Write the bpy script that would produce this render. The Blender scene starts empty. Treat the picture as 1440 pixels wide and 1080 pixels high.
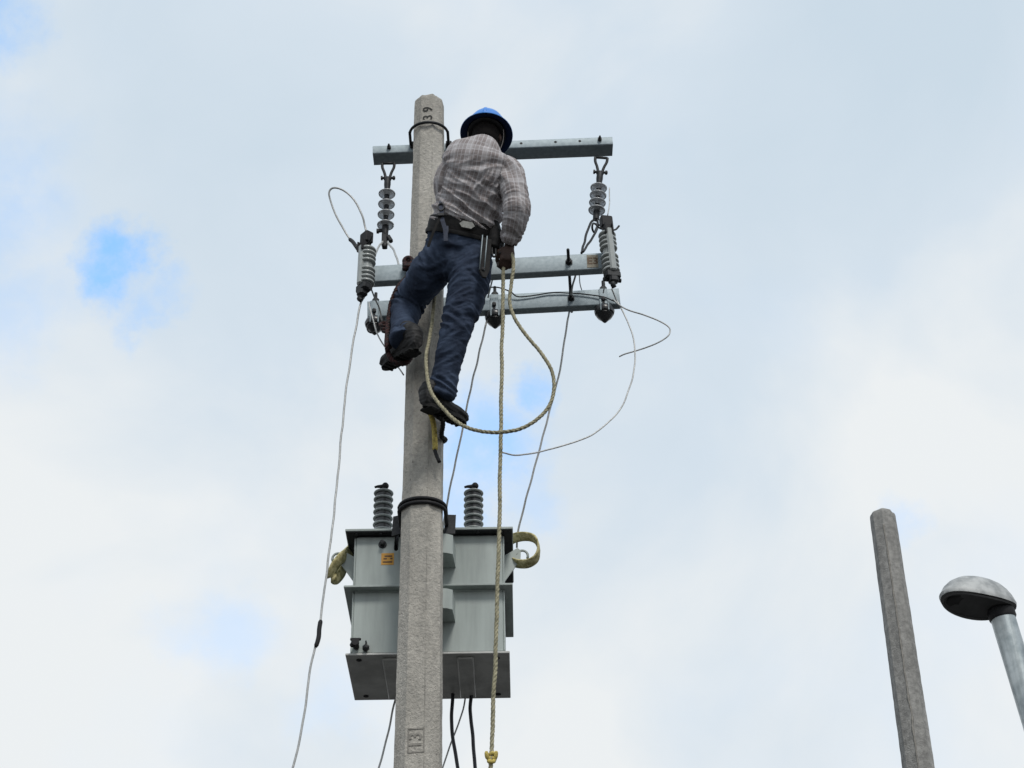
import bpy, bmesh, math, random
import numpy as np
from mathutils import Vector, Matrix, noise
random.seed(7)
S = bpy.context.scene
COL = S.collection
R = math.radians

# ------------------------------------------------------------------ camera
F_PX = 2500.0
PITCH, ROLL = R(33), R(0.85)
CAM = Vector((0, -8.0, 1.6))
_fw = Vector((0, math.cos(PITCH), math.sin(PITCH)))
_up0 = Vector((0, -math.sin(PITCH), math.cos(PITCH)))
_rt0 = Vector((1, 0, 0))
_rt = _rt0 * math.cos(ROLL) - _up0 * math.sin(ROLL)
_up = _up0 * math.cos(ROLL) + _rt0 * math.sin(ROLL)
cam = bpy.data.cameras.new('camera')
cam.sensor_width = 36.0
cam.lens = F_PX / 1440 * 36.0
cam.clip_start, cam.clip_end = 0.1, 2000
co = bpy.data.objects.new('camera', cam)
COL.objects.link(co)
co.matrix_world = Matrix(((_rt.x, _up.x, -_fw.x, CAM.x), (_rt.y, _up.y, -_fw.y, CAM.y), (_rt.z, _up.z, -_fw.z, CAM.z), (0, 0, 0, 1)))
S.camera = co

def ray(px, py):
    return (_fw * F_PX + _rt * (px - 720) + _up * (540 - py)).normalized()

def at(px, py, Y):
    """survey point: direction measured in the photograph, at distance plane y = Y"""
    d = ray(px, py)
    return CAM + d * ((Y - CAM.y) / d.y)

# ------------------------------------------------------------------ world
SUN_DIR = Vector((0.22, -0.68, 0.88)).normalized()
W = bpy.data.worlds.new('World'); S.world = W; W.use_nodes = True
nt = W.node_tree; nt.nodes.clear()
N = nt.nodes.new; L = nt.links.new
out = N('ShaderNodeOutputWorld')
sky = N('ShaderNodeTexSky'); sky.sky_type = 'NISHITA'; sky.sun_disc = False
sky.sun_elevation = math.asin(SUN_DIR.z); sky.sun_rotation = math.atan2(SUN_DIR.x, SUN_DIR.y)
sky.altitude = 200; sky.air_density = 1.0; sky.dust_density = 0.4; sky.ozone_density = 1.0
bg_sky = N('ShaderNodeBackground'); bg_sky.inputs[1].default_value = 0.15
L(sky.outputs[0], bg_sky.inputs[0])
tc = N('ShaderNodeTexCoord')
def wnoise(scale, detail, rough, off=(0, 0, 0), dist=0.0):
    mp = N('ShaderNodeMapping'); mp.inputs['Location'].default_value = off
    L(tc.outputs['Generated'], mp.inputs[0])
    n = N('ShaderNodeTexNoise'); n.inputs['Scale'].default_value = scale
    n.inputs['Detail'].default_value = detail; n.inputs['Roughness'].default_value = rough
    n.inputs['Distortion'].default_value = dist
    L(mp.outputs[0], n.inputs[0]); return n
def wmath(op, a, b=None, c=None, clamp=False):
    m = N('ShaderNodeMath'); m.operation = op; m.use_clamp = clamp
    for i, v in enumerate((a, b, c)):
        if v is None: continue
        if isinstance(v, (int, float)): m.inputs[i].default_value = v
        else: L(v, m.inputs[i])
    return m.outputs[0]
def wrange(v, a, b, c=0.0, d=1.0, smooth=True):
    m = N('ShaderNodeMapRange'); m.interpolation_type = 'SMOOTHSTEP' if smooth else 'LINEAR'
    L(v, m.inputs[0])
    for i, x in enumerate((a, b, c, d)): m.inputs[i + 1].default_value = x
    return m.outputs[0]
# breaks in the cloud: domain-warped direction compared with the centre of each break
wn = wnoise(12, 7, 0.65, (3.1, 1.7, 0.4))
sub = N('ShaderNodeVectorMath'); sub.operation = 'SUBTRACT'; L(wn.outputs['Color'], sub.inputs[0]); sub.inputs[1].default_value = (0.5, 0.5, 0.5)
scl = N('ShaderNodeVectorMath'); scl.operation = 'SCALE'; L(sub.outputs[0], scl.inputs[0]); scl.inputs['Scale'].default_value = 0.085
addw = N('ShaderNodeVectorMath'); addw.operation = 'ADD'; L(tc.outputs['Generated'], addw.inputs[0]); L(scl.outputs[0], addw.inputs[1])
breaks = [(150, 368, 52, 0.88), (215, 432, 36, 0.42), (-30, 0, 75, 0.65), (20, 430, 75, 0.26), (728, 548, 40, 0.7),
          (665, 645, 80, 0.62), (305, 905, 70, 0.24), (1275, 742, 42, 0.32), (640, 730, 60, 0.45), (-60, 250, 120, 0.35),
          (500, 1000, 60, 0.15), (740, 700, 50, 0.25)]
gap = None
for (px, py, rad, amt) in breaks:
    d = ray(px, py)
    dt = N('ShaderNodeVectorMath'); dt.operation = 'DISTANCE'; L(addw.outputs[0], dt.inputs[0]); dt.inputs[1].default_value = d
    m = wrange(dt.outputs['Value'], rad * 1.55 / F_PX, rad * 0.35 / F_PX, 0.0, amt)
    gap = m if gap is None else wmath('MAXIMUM', gap, m)
gn = wnoise(3.3, 6, 0.55, (0.3, 5.2, 2.2))
gap2 = wrange(gn.outputs['Fac'], 0.66, 0.80, 0.0, 0.6)
fine = wnoise(26, 6, 0.65, (1, 2, 3))
gap = wmath('MULTIPLY', gap, wrange(fine.outputs['Fac'], 0.28, 0.62, 0.55, 1.12))
thin = wnoise(5.5, 5, 0.5, (7.7, 2.2, 9.1))
gap3 = wrange(thin.outputs['Fac'], 0.48, 0.8, 0.0, 0.12)
gapt = wmath('MAXIMUM', wmath('MAXIMUM', gap, gap2), gap3, clamp=True)
# cloud tone: blotches of thicker and thinner overcast
cn = wnoise(5.0, 8, 0.5, (11.0, 4.0, 2.0), 0.3)
sep = N('ShaderNodeSeparateXYZ'); L(tc.outputs['Generated'], sep.inputs[0])
# overcast grows paler towards the horizon
cfac = wmath('ADD', cn.outputs['Fac'], wmath('MULTIPLY', wmath('SUBTRACT', 0.60, sep.outputs[2]), 0.75))
cr = N('ShaderNodeValToRGB'); L(cfac, cr.inputs[0])
cr.color_ramp.elements[0].position = 0.28; cr.color_ramp.elements[0].color = (0.57, 0.67, 0.76, 1)
cr.color_ramp.elements[1].position = 0.72; cr.color_ramp.elements[1].color = (0.80, 0.83, 0.845, 1)
e = cr.color_ramp.elements.new(0.5); e.color = (0.635, 0.72, 0.80, 1)
bg_cl = N('ShaderNodeBackground'); bg_cl.inputs[1].default_value = 0.685
L(cr.outputs[0], bg_cl.inputs[0])
veil = N('ShaderNodeBackground'); veil.inputs[0].default_value = (0.06, 0.17, 0.30, 1); veil.inputs[1].default_value = 1.0   # thin haze in the breaks
ads = N('ShaderNodeAddShader'); L(bg_sky.outputs[0], ads.inputs[0]); L(veil.outputs[0], ads.inputs[1])
mx = N('ShaderNodeMixShader'); L(gapt, mx.inputs[0]); L(bg_cl.outputs[0], mx.inputs[1]); L(ads.outputs[0], mx.inputs[2])
L(mx.outputs[0], out.inputs[0])

sun = bpy.data.lights.new('sun', 'SUN'); sun.energy = 1.5; sun.angle = R(14); sun.color = (1.0, 0.96, 0.9)
so = bpy.data.objects.new('sun', sun); COL.objects.link(so)
so.rotation_euler = (-SUN_DIR).to_track_quat('-Z', 'Y').to_euler(); so.location = SUN_DIR * 60
S.view_settings.view_transform = 'Standard'; S.view_settings.look = 'None'
S.view_settings.gamma = 1; S.view_settings.exposure = 0.62; S.view_settings.use_curve_mapping = False

# ------------------------------------------------------------------ materials
def mat(name, base=(0.5, 0.5, 0.5), rough=0.6, metal=0.0, base2=None, nscale=20, ndetail=6, lo=0.35, hi=0.65,
        bump=0.0, bscale=120, bdist=0.01, spots=None, spec=0.5, stain_sheen=None):
    """procedural material: two colours mixed by noise in object space + noise bump + optional pits"""
    m = bpy.data.materials.new(name); m.use_nodes = True
    t = m.node_tree; p = t.nodes['Principled BSDF']
    p.inputs['Roughness'].default_value = rough; p.inputs['Metallic'].default_value = metal
    p.inputs['Specular IOR Level'].default_value = spec
    c = t.nodes.new('ShaderNodeTexCoord')
    def nz(scale, det=6, rg=0.6):
        n = t.nodes.new('ShaderNodeTexNoise'); n.inputs['Scale'].default_value = scale
        n.inputs['Detail'].default_value = det; n.inputs['Roughness'].default_value = rg
        t.links.new(c.outputs['Object'], n.inputs[0]); return n
    b2 = base2 or tuple(x * 0.8 for x in base)
    n = nz(nscale, ndetail)
    rp = t.nodes.new('ShaderNodeValToRGB'); t.links.new(n.outputs['Fac'], rp.inputs[0])
    rp.color_ramp.elements[0].position = lo; rp.color_ramp.elements[0].color = (*b2, 1)
    rp.color_ramp.elements[1].position = hi; rp.color_ramp.elements[1].color = (*base, 1)
    col = rp.outputs[0]
    if spots:
        v = nz(spots[0], 3, 0.7)
        r2 = t.nodes.new('ShaderNodeMapRange'); t.links.new(v.outputs['Fac'], r2.inputs[0])
        r2.inputs[1].default_value = spots[1]; r2.inputs[2].default_value = spots[1] + 0.06
        mxn = t.nodes.new('ShaderNodeMix'); mxn.data_type = 'RGBA'
        t.links.new(r2.outputs[0], mxn.inputs[0]); t.links.new(col, mxn.inputs[6]); mxn.inputs[7].default_value = (*spots[2], 1)
        col = mxn.outputs[2]
    if stain_sheen:      # broad weathering, on the pipe painted reflection streaks, drawn out down the surface: (scale, vertical stretch, darkest factor)
        mp = t.nodes.new('ShaderNodeMapping'); mp.inputs['Scale'].default_value = (1, 1, stain_sheen[1]); t.links.new(c.outputs['Object'], mp.inputs[0])
        sn = t.nodes.new('ShaderNodeTexNoise'); sn.inputs['Scale'].default_value = stain_sheen[0]; sn.inputs['Detail'].default_value = 6; sn.inputs['Roughness'].default_value = 0.6
        t.links.new(mp.outputs[0], sn.inputs[0])
        sr = t.nodes.new('ShaderNodeMapRange'); t.links.new(sn.outputs['Fac'], sr.inputs[0])
        for i_, x_ in enumerate((0.34, 0.62, stain_sheen[2], 1.06)): sr.inputs[i_ + 1].default_value = x_
        vs = t.nodes.new('ShaderNodeVectorMath'); vs.operation = 'SCALE'; t.links.new(col, vs.inputs[0]); t.links.new(sr.outputs[0], vs.inputs['Scale'])
        col = vs.outputs[0]
    t.links.new(col, p.inputs['Base Color'])
    if bump > 0:
        b = nz(bscale, 5, 0.65)
        bp = t.nodes.new('ShaderNodeBump'); bp.inputs['Strength'].default_value = bump; bp.inputs['Distance'].default_value = bdist
        t.links.new(b.outputs['Fac'], bp.inputs['Height']); t.links.new(bp.outputs[0], p.inputs['Normal'])
    return m

M = {}
M['concrete'] = mat('concrete', (0.475, 0.45, 0.405), 0.92, 0, (0.345, 0.33, 0.30), 44, 9, 0.34, 0.66, 0.9, 75, 0.010, (52, 0.665, (0.12, 0.115, 0.11)), 0.2, (6, 0.25, 0.78))
M['concrete_dark'] = mat('weathered_concrete', (0.36, 0.355, 0.34), 0.92, 0, (0.22, 0.217, 0.21), 30, 9, 0.35, 0.66, 0.9, 110, 0.006, (70, 0.66, (0.09, 0.09, 0.09)), 0.2, (8, 0.2, 0.7))
M['concrete_mark'] = mat('moulded_mark', (0.28, 0.265, 0.24), 0.95, 0, (0.18, 0.17, 0.155), 60)
M['black_paint'] = mat('black_paint', (0.02, 0.02, 0.018), 0.8)
M['galv'] = mat('galvanised_steel', (0.27, 0.32, 0.345), 0.55, 0.3, (0.21, 0.255, 0.28), 45, 8, 0.36, 0.62, 0.12, 200, 0.002)
M['galv_post'] = mat('galvanised_pipe', (0.46, 0.50, 0.51), 0.40, 0.65, (0.28, 0.32, 0.335), 13, 8, 0.38, 0.6, 0.1, 200, 0.002, None, 0.5, (40, 0.04, 0.7))  # vertical streaks paint the round pipe's reflections into its colour
M['dark_steel'] = mat('dark_steel', (0.030, 0.032, 0.035), 0.55, 0.3, (0.014, 0.015, 0.017), 60, spec=0.3)
M['black'] = mat('black_rubber', (0.012, 0.012, 0.014), 0.65, 0, (0.018, 0.018, 0.02), 40, spec=0.25)
M['porcelain'] = mat('grey_porcelain', (0.33, 0.35, 0.345), 0.22, 0, (0.26, 0.28, 0.275), 25)
M['polymer'] = mat('glassy_polymer', (0.72, 0.74, 0.76), 0.25, 0, (0.6, 0.62, 0.64), 30)
M['polymer'].node_tree.nodes['Principled BSDF'].inputs['Transmission Weight'].default_value = 0.45
M['dark_porcelain'] = mat('dark_porcelain', (0.035, 0.037, 0.04), 0.3, 0, (0.02, 0.02, 0.022), 30)
M['bushing'] = mat('bushing_porcelain', (0.34, 0.36, 0.355), 0.3, 0, (0.28, 0.30, 0.295), 25)
M['tank'] = mat('grey_enamel', (0.345, 0.388, 0.372), 0.42, 0, (0.315, 0.352, 0.338), 5, 7, 0.3, 0.7, 0.06, 40, 0.003, None, 0.5, (14, 0.10, 0.84))
M['tank_bottom'] = mat('grey_enamel_bottom', (0.52, 0.52, 0.50), 0.35, 0, (0.36, 0.36, 0.345), 4.5, 6, 0.4, 0.6)
M['sticker'] = mat('orange_label', (0.62, 0.30, 0.03), 0.5, 0, (0.5, 0.24, 0.03), 30)
M['ink'] = mat('label_ink', (0.10, 0.05, 0.015), 0.6)
M['wire'] = mat('aluminium_wire', (0.46, 0.46, 0.45), 0.45, 0.3, (0.30, 0.31, 0.31), 80)
M['cable'] = mat('black_cable', (0.012, 0.013, 0.02), 0.5)
M['rope'] = mat('rope_fibre', (0.34, 0.315, 0.215), 0.9, 0, (0.15, 0.14, 0.09), 60, 6, 0.35, 0.6, 0.3, 300, 0.003)
M['rope_yellow'] = mat('yellow_rope_fibre', (0.50, 0.40, 0.11), 0.9, 0, (0.28, 0.22, 0.06), 60, 6, 0.35, 0.6, 0.3, 300, 0.003)
M['webbing'] = mat('webbing', (0.52, 0.47, 0.26), 0.9, 0, (0.26, 0.23, 0.10), 45, 5, 0.4, 0.6, 0.3, 300, 0.003)
M['red_rope'] = mat('dark_red_rope', (0.045, 0.014, 0.013), 0.9, 0, (0.012, 0.01, 0.012), 55, 4, 0.42, 0.56)
M['helmet'] = mat('helmet_plastic', (0.05, 0.23, 0.66), 0.32, 0, (0.04, 0.19, 0.58), 12)
M['helmet_in'] = mat('helmet_lining', (0.012, 0.024, 0.068), 0.8, spec=0.15)
M['strap'] = mat('grey_strap', (0.30, 0.27, 0.26), 0.85)
M['skin'] = mat('skin', (0.052, 0.029, 0.022), 0.6, 0, (0.036, 0.020, 0.016), 30, spec=0.3)
M['hair'] = mat('hair', (0.006, 0.005, 0.005), 0.85, 0, (0.010, 0.008, 0.008), 200, 3, 0.4, 0.6, 0.5, 260, 0.003, None, 0.12)
M['jeans'] = mat('denim', (0.052, 0.073, 0.120), 0.9, 0, (0.017, 0.024, 0.043), 8, 7, 0.36, 0.66, 0.35, 420, 0.002, None, 0.15)
M['leather'] = mat('black_leather', (0.012, 0.012, 0.013), 0.7, 0, (0.020, 0.019, 0.019), 40, 5, 0.4, 0.6, 0.3, 160, 0.003, None, 0.18)
M['boot'] = mat('boot_leather', (0.030, 0.030, 0.031), 0.65, 0, (0.011, 0.011, 0.012), 25, 5, 0.38, 0.62, 0.4, 90, 0.004, None, 0.25)
M['sole'] = mat('boot_sole', (0.022, 0.022, 0.022), 0.85, 0, (0.012, 0.012, 0.012), 50, spec=0.2)
M['navy_web'] = mat('navy_webbing', (0.045, 0.055, 0.085), 0.85, 0, (0.03, 0.035, 0.055), 80)
M['silver'] = mat('silver_plate', (0.62, 0.62, 0.58), 0.35, 0.6, (0.45, 0.45, 0.42), 60)
M['lamp_shell'] = mat('cast_aluminium', (0.38, 0.39, 0.39), 0.62, 0.12, (0.21, 0.22, 0.225), 22, 8, 0.38, 0.62, 0.2, 90, 0.004)
M['lamp_glass'] = mat('lamp_glass', (0.010, 0.011, 0.012), 0.35, spec=0.3)
M['lamp_under'] = mat('lamp_underside', (0.11, 0.11, 0.112), 0.7, spec=0.3)
M['paper'] = mat('tan_label', (0.30, 0.27, 0.21), 0.8, 0, (0.22, 0.20, 0.16), 80)
M['ground'] = mat('worn_asphalt', (0.052, 0.051, 0.049), 0.95, 0, (0.036, 0.035, 0.034), 0.8, 9, 0.3, 0.7, 0.6, 8, 0.05)

# plaid shirt: stripes read the cloth coordinates stored on the mesh
def plaid():
    m = bpy.data.materials.new('plaid_cotton'); m.use_nodes = True
    t = m.node_tree; p = t.nodes['Principled BSDF']; p.inputs['Roughness'].default_value = 0.9
    p.inputs['Specular IOR Level'].default_value = 0.15
    a = t.nodes.new('ShaderNodeAttribute'); a.attribute_name = 'cloth'
    sx = t.nodes.new('ShaderNodeSeparateXYZ'); t.links.new(a.outputs['Vector'], sx.inputs[0])
    def mth(op, x, y=None):
        n = t.nodes.new('ShaderNodeMath'); n.operation = op
        for i, v in enumerate((x, y)):
            if v is None: continue
            if isinstance(v, (int, float)): n.inputs[i].default_value = v
            else: t.links.new(v, n.inputs[i])
        return n.outputs[0]
    def stripe(co_, period, width, off=0.0):
        f = mth('FRACT', mth('ADD', mth('DIVIDE', co_, period), off))
        d = mth('ABSOLUTE', mth('SUBTRACT', f, 0.5))
        mr = t.nodes.new('ShaderNodeMapRange'); t.links.new(d, mr.inputs[0])
        mr.inputs[1].default_value = width; mr.inputs[2].default_value = width * 0.6; return mr.outputs[0]
    u, v = sx.outputs[0], sx.outputs[1]
    band = mth('ADD', mth('MULTIPLY', stripe(u, 0.088, 0.24), 0.55), mth('MULTIPLY', stripe(v, 0.088, 0.22), 0.45))
    line = mth('MAXIMUM', mth('MAXIMUM', stripe(u, 0.022, 0.10, 0.2), mth('MULTIPLY', stripe(v, 0.022, 0.09, 0.1), 0.7)), 0)
    def mix(f, A, B):
        n = t.nodes.new('ShaderNodeMix'); n.data_type = 'RGBA'
        t.links.new(f, n.inputs[0])
        for i, q in ((6, A), (7, B)):
            if isinstance(q, tuple): n.inputs[i].default_value = (*q, 1)
            else: t.links.new(q, n.inputs[i])
        return n.outputs[2]
    c1 = mix(band, (0.235, 0.208, 0.207), (0.395, 0.378, 0.388))
    c2 = mix(mth('MULTIPLY', line, 0.34), c1, (0.68, 0.69, 0.73))
    t.links.new(c2, p.inputs['Base Color'])
    tcn = t.nodes.new('ShaderNodeTexCoord'); nn = t.nodes.new('ShaderNodeTexNoise'); nn.inputs['Scale'].default_value = 90
    t.links.new(tcn.outputs['Object'], nn.inputs[0])
    bp = t.nodes.new('ShaderNodeBump'); bp.inputs['Strength'].default_value = 0.35; bp.inputs['Distance'].default_value = 0.004
    t.links.new(nn.outputs['Fac'], bp.inputs['Height']); t.links.new(bp.outputs[0], p.inputs['Normal'])
    return m
M['plaid'] = plaid()

# ------------------------------------------------------------------ mesh helpers
def frame(d, ref=None):
    d = Vector(d).normalized()
    ref = Vector(ref) if ref is not None else (Vector((0, 0, 1)) if abs(d.z) < 0.9 else Vector((1, 0, 0)))
    s = ref - d * ref.dot(d); s.normalize()
    return s, d.cross(s), d

def smooth_path(pts, n=8):
    """Catmull-Rom through the points"""
    P = [Vector(p) for p in pts]
    if len(P) < 3: return P
    P = [P[0] * 2 - P[1]] + P + [P[-1] * 2 - P[-2]]
    o = []
    for i in range(1, len(P) - 2):
        a, b, c, d = P[i - 1:i + 3]
        for k in range(n):
            t = k / n
            o.append(0.5 * ((2 * b) + (c - a) * t + (2 * a - 5 * b + 4 * c - d) * t * t + (3 * b - a - 3 * c + d) * t ** 3))
    o.append(P[-2]); return o

class MB:
    def __init__(s): s.v = []; s.f = []
    def grid(s, rings, cap=True, closed=False):
        b = len(s.v); n = len(rings[0]); m = len(rings)
        for r in rings: s.v += [Vector(p) for p in r]
        for i in range(m if closed else m - 1):
            j = (i + 1) % m
            for k in range(n):
                q = (k + 1) % n
                s.f.append((b + i * n + k, b + i * n + q, b + j * n + q, b + j * n + k))
        if cap and not closed:
            s.f.append(tuple(b + k for k in reversed(range(n)))); s.f.append(tuple(b + (m - 1) * n + k for k in range(n)))
        return s
    def box(s, c, size, rot=None, bev=0.0):
        """box with chamfered long edges; rot: 3x3 matrix columns = local axes"""
        c = Vector(c); x, y, z = (q / 2 for q in size)
        rot = rot or Matrix.Identity(3)
        e = min(bev, x * .9, y * .9, z * .9)
        if e <= 0:
            ring = [(-x, -y), (x, -y), (x, y), (-x, y)]
            lv = [(-z, ring), (z, ring)]
        else:
            def rg(i):
                X, Y = x - i, y - i
                return [(-X + e, -Y), (X - e, -Y), (X, -Y + e), (X, Y - e), (X - e, Y), (-X + e, Y), (-X, Y - e), (-X, -Y + e)]
            lv = [(-z, rg(e)), (-z + e, rg(0)), (z - e, rg(0)), (z, rg(e))]
        return s.grid([[c + rot @ Vector((a, b, h)) for a, b in r] for h, r in lv])
    def tube(s, path, r, n=8, cap=True, closed=False, ref=None):
        P = [Vector(p) for p in path]; rings = []
        t0 = (P[1] - P[0]).normalized(); a, b, _ = frame(t0, ref)
        for i, p in enumerate(P):
            if closed: t = (P[(i + 1) % len(P)] - P[i - 1])
            else: t = P[min(i + 1, len(P) - 1)] - P[max(i - 1, 0)]
            t.normalize()
            a = (a - t * a.dot(t)).normalized(); b = t.cross(a)
            rr = r[i] if isinstance(r, (list, tuple)) else r
            ra, rb = rr if isinstance(rr, (list, tuple)) else (rr, rr)
            rings.append([p + a * math.cos(2 * math.pi * k / n) * ra + b * math.sin(2 * math.pi * k / n) * rb for k in range(n)])
        return s.grid(rings, cap, closed)
    def lathe(s, base, axis, prof, n=20, ref=None, sx=1.0, sy=1.0):
        """profile = [(height, radius)]"""
        a, b, d = frame(axis, ref); base = Vector(base)
        return s.grid([[base + d * h + (a * math.cos(2 * math.pi * k / n) * sx + b * math.sin(2 * math.pi * k / n) * sy) * max(r, 1e-4) for k in range(n)] for h, r in prof])
    def ball(s, c, r, n=12, sc=(1, 1, 1), rot=None):
        rot = rot or Matrix.Identity(3); c = Vector(c)
        rr = []
        for i in range(n // 2 + 1):
            th = math.pi * i / (n // 2)
            rr.append([c + rot @ Vector((math.sin(th) * math.cos(2 * math.pi * k / n) * r * sc[0] + 1e-6 * k, math.sin(th) * math.sin(2 * math.pi * k / n) * r * sc[1], -math.cos(th) * r * sc[2])) for k in range(n)])
        return s.grid(rr)
    def bolt(s, c, axis, r=0.012, h=0.012, stub=0.0, sr=0.006):
        s.lathe(c, axis, [(0, r), (h, r), (h + .001, r * .5)], 6)
        if stub: s.lathe(Vector(c), axis, [(0, sr), (h + stub, sr), (h + stub + .002, sr * .6)], 8)
        return s
    def plate(s, outline, thick, o, ax, ay):
        """flat plate: 2-D outline extruded about the plane o, ax, ay"""
        ax = Vector(ax).normalized(); ay = Vector(ay).normalized(); nn = ax.cross(ay); o = Vector(o)
        lo_ = [o + ax * p[0] + ay * p[1] - nn * thick / 2 for p in outline]
        return s.grid([lo_, [p + nn * thick for p in lo_]])
    def build(s, name, m, parent=None, base=None, smooth=False, auto=None):
        org = Vector((0, 0, 0))
        if parent is not None: org = world_of(parent)
        elif base is not None: org = Vector(base)
        me = bpy.data.meshes.new(name)
        me.from_pydata([tuple(v - org) for v in s.v], [], s.f); me.validate()
        bm = bmesh.new(); bm.from_mesh(me)
        bmesh.ops.recalc_face_normals(bm, faces=bm.faces); bm.to_mesh(me); bm.free()
        if smooth: me.polygons.foreach_set('use_smooth', [True] * len(me.polygons))
        if auto: me.set_sharp_from_angle(angle=R(auto))
        me.materials.append(M[m] if isinstance(m, str) else m)
        o = bpy.data.objects.new(name, me); COL.objects.link(o)
        if parent is not None: o.parent = parent
        else: o.location = org
        return o

def world_of(o):
    p = Vector(o.location)
    while o.parent: o = o.parent; p += Vector(o.location)
    return p
def tag(o, label, cat, group=None):
    o['label'] = label; o['category'] = cat
    if group: o['group'] = group
    return o
def thing(name, label, cat, loc, group=None):
    o = bpy.data.objects.new(name, None); COL.objects.link(o); o.location = loc; o.empty_display_size = 0.1
    return tag(o, label, cat, group)
def copy_tree(o, parent=None):
    c = o.copy(); COL.objects.link(c); c.parent = parent
    for ch in list(o.children): copy_tree(ch, c)
    return c
def text_mesh(txt, size, extrude=0.001):
    cu = bpy.data.curves.new('t', 'FONT'); cu.body = txt; cu.size = size; cu.extrude = extrude; cu.offset = size * 0.02
    cu.align_x = 'CENTER'; cu.align_y = 'CENTER'
    ob = bpy.data.objects.new('t', cu); COL.objects.link(ob)
    bpy.context.view_layer.update()
    me = bpy.data.meshes.new_from_object(ob.evaluated_get(bpy.context.evaluated_depsgraph_get()))
    bpy.data.objects.remove(ob); return me
def put_text(name, txt, size, o, ax, ay, m, parent, extrude=0.001):
    me = text_mesh(txt, size, extrude); ax = Vector(ax).normalized(); ay = Vector(ay); ay = (ay - ax * ay.dot(ax)).normalized(); nn = ax.cross(ay)
    mt = Matrix((ax, ay, nn)).transposed().to_4x4(); mt.translation = Vector(o) - world_of(parent)
    me.transform(mt); me.materials.clear(); me.materials.append(M[m])
    ob = bpy.data.objects.new(name, me); COL.objects.link(ob); ob.parent = parent; return ob

# ------------------------------------------------------------------ ground
g = MB(); g.grid([[Vector((x, y, -0.002)) for x, y in ((-400, -400), (400, -400), (400, 400), (-400, 400))]], cap=False)
g.f.append((0, 1, 2, 3))
gr = g.build('ground', 'ground'); gr['kind'] = 'structure'

# ------------------------------------------------------------------ concrete poles
def oct_ring(c, r_in, rot, per=6, chamfer=0.06, z=0.0):
    """octagon (apothem r_in) with softened arrises, per points a facet"""
    pts = []; half = r_in * math.tan(math.pi / 8)
    for k in range(8):
        a = rot + k * math.pi / 4; n = Vector((math.cos(a), math.sin(a), 0)); t = Vector((-math.sin(a), math.cos(a), 0))
        for i in range(per):
            u = -1 + chamfer + (2 - 2 * chamfer) * i / (per - 1)
            pts.append(Vector(c) + n * r_in + t * u * half + Vector((0, 0, z)))
    return pts
def pole_shaft(name, base, top_z, r_top, taper, rot, m, parent, seed, lump=True, nz=300):
    b = MB(); rings = []
    for i in range(nz + 1):
        z = top_z * i / nz
        r_ = r_top + (top_z - z) * taper
        dz = top_z - z
        rings.append((z, r_))
    rr = []
    for z, r_ in rings:
        ring = oct_ring(base, r_, rot, z=z)
        q = []
        for p in ring:
            n_ = Vector((p.x - base[0], p.y - base[1], 0)).normalized()
            d = noise.noise(Vector((p.x * 22 + seed, p.y * 22, p.z * 22))) * 0.0016 + noise.noise(Vector((p.x * 6 + seed, p.y * 6, p.z * 3))) * 0.002
            q.append(p + n_ * d)
        rr.append(q)
    # worn top: rounded shoulder
    for k, (dz, f) in enumerate(((0.012, 0.975), (0.024, 0.92), (0.032, 0.82), (0.036, 0.6))):
        q = []
        for p in oct_ring(base, r_top * f, rot, z=top_z + dz):
            w = noise.noise(Vector((p.x * 14 + seed, p.y * 14, 3 + seed)))
            q.append(p + Vector((0, 0, w * 0.022)))
        rr.append(q)
    b.grid(rr)
    o = b.build(name, m, parent, smooth=True, auto=17)
    return o
PX = -0.469
TOPZ = at(604, 150, 0).z
R_TOP, TAPER = 0.0845, 0.0060
ROT = R(-90 - 6)
def pole_r(z): return R_TOP + (TOPZ - z) * TAPER
pole = thing('concrete_pole', 'tall octagonal grey concrete pole carrying the crossarms, transformer and climbing worker', 'utility pole', (PX, 0, 0))
pole_shaft('shaft', (PX, 0, 0), TOPZ, R_TOP, TAPER, ROT, 'concrete', pole, 3.0, nz=520)
# lump of mortar at the tip
lm = MB(); lm.ball((PX + 0.022, -0.015, TOPZ + 0.026), 0.048, 14, (1.0, 0.9, 0.62))
for i, v in enumerate(lm.v): lm.v[i] = v + v.normalized() * noise.noise(v * 40) * 0.008
lm.build('mortar_cap', 'concrete', pole, smooth=True)
# painted number 39, lettered up the shaft
fn = Vector((math.cos(ROT), math.sin(ROT), 0)); ft = Vector((0, 0, 1)).cross(fn) * 1.0   # facet normal and its tangent (to the right)
def on_facet(px, py, proud=0.0015, k=0):
    a = ROT + k * math.pi / 4; n_ = Vector((math.cos(a), math.sin(a), 0))
    d = ray(px, py); c0 = Vector((PX, 0, 0))
    p = at(px, py, 0)
    for _ in range(6):
        r_ = pole_r(p.z) + proud
        t = (r_ - (CAM - c0).dot(n_)) / d.dot(n_); p = CAM + d * t
    return p, n_
for ch, py in (('9', 153.5), ('3', 165)):
    p, n_ = on_facet(602, py, 0.003)
    put_text('painted_digit', ch, 0.078, p, (0, 0, 1), -Vector((0, 0, 1)).cross(n_), 'black_paint', pole, 0.0008)
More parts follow.
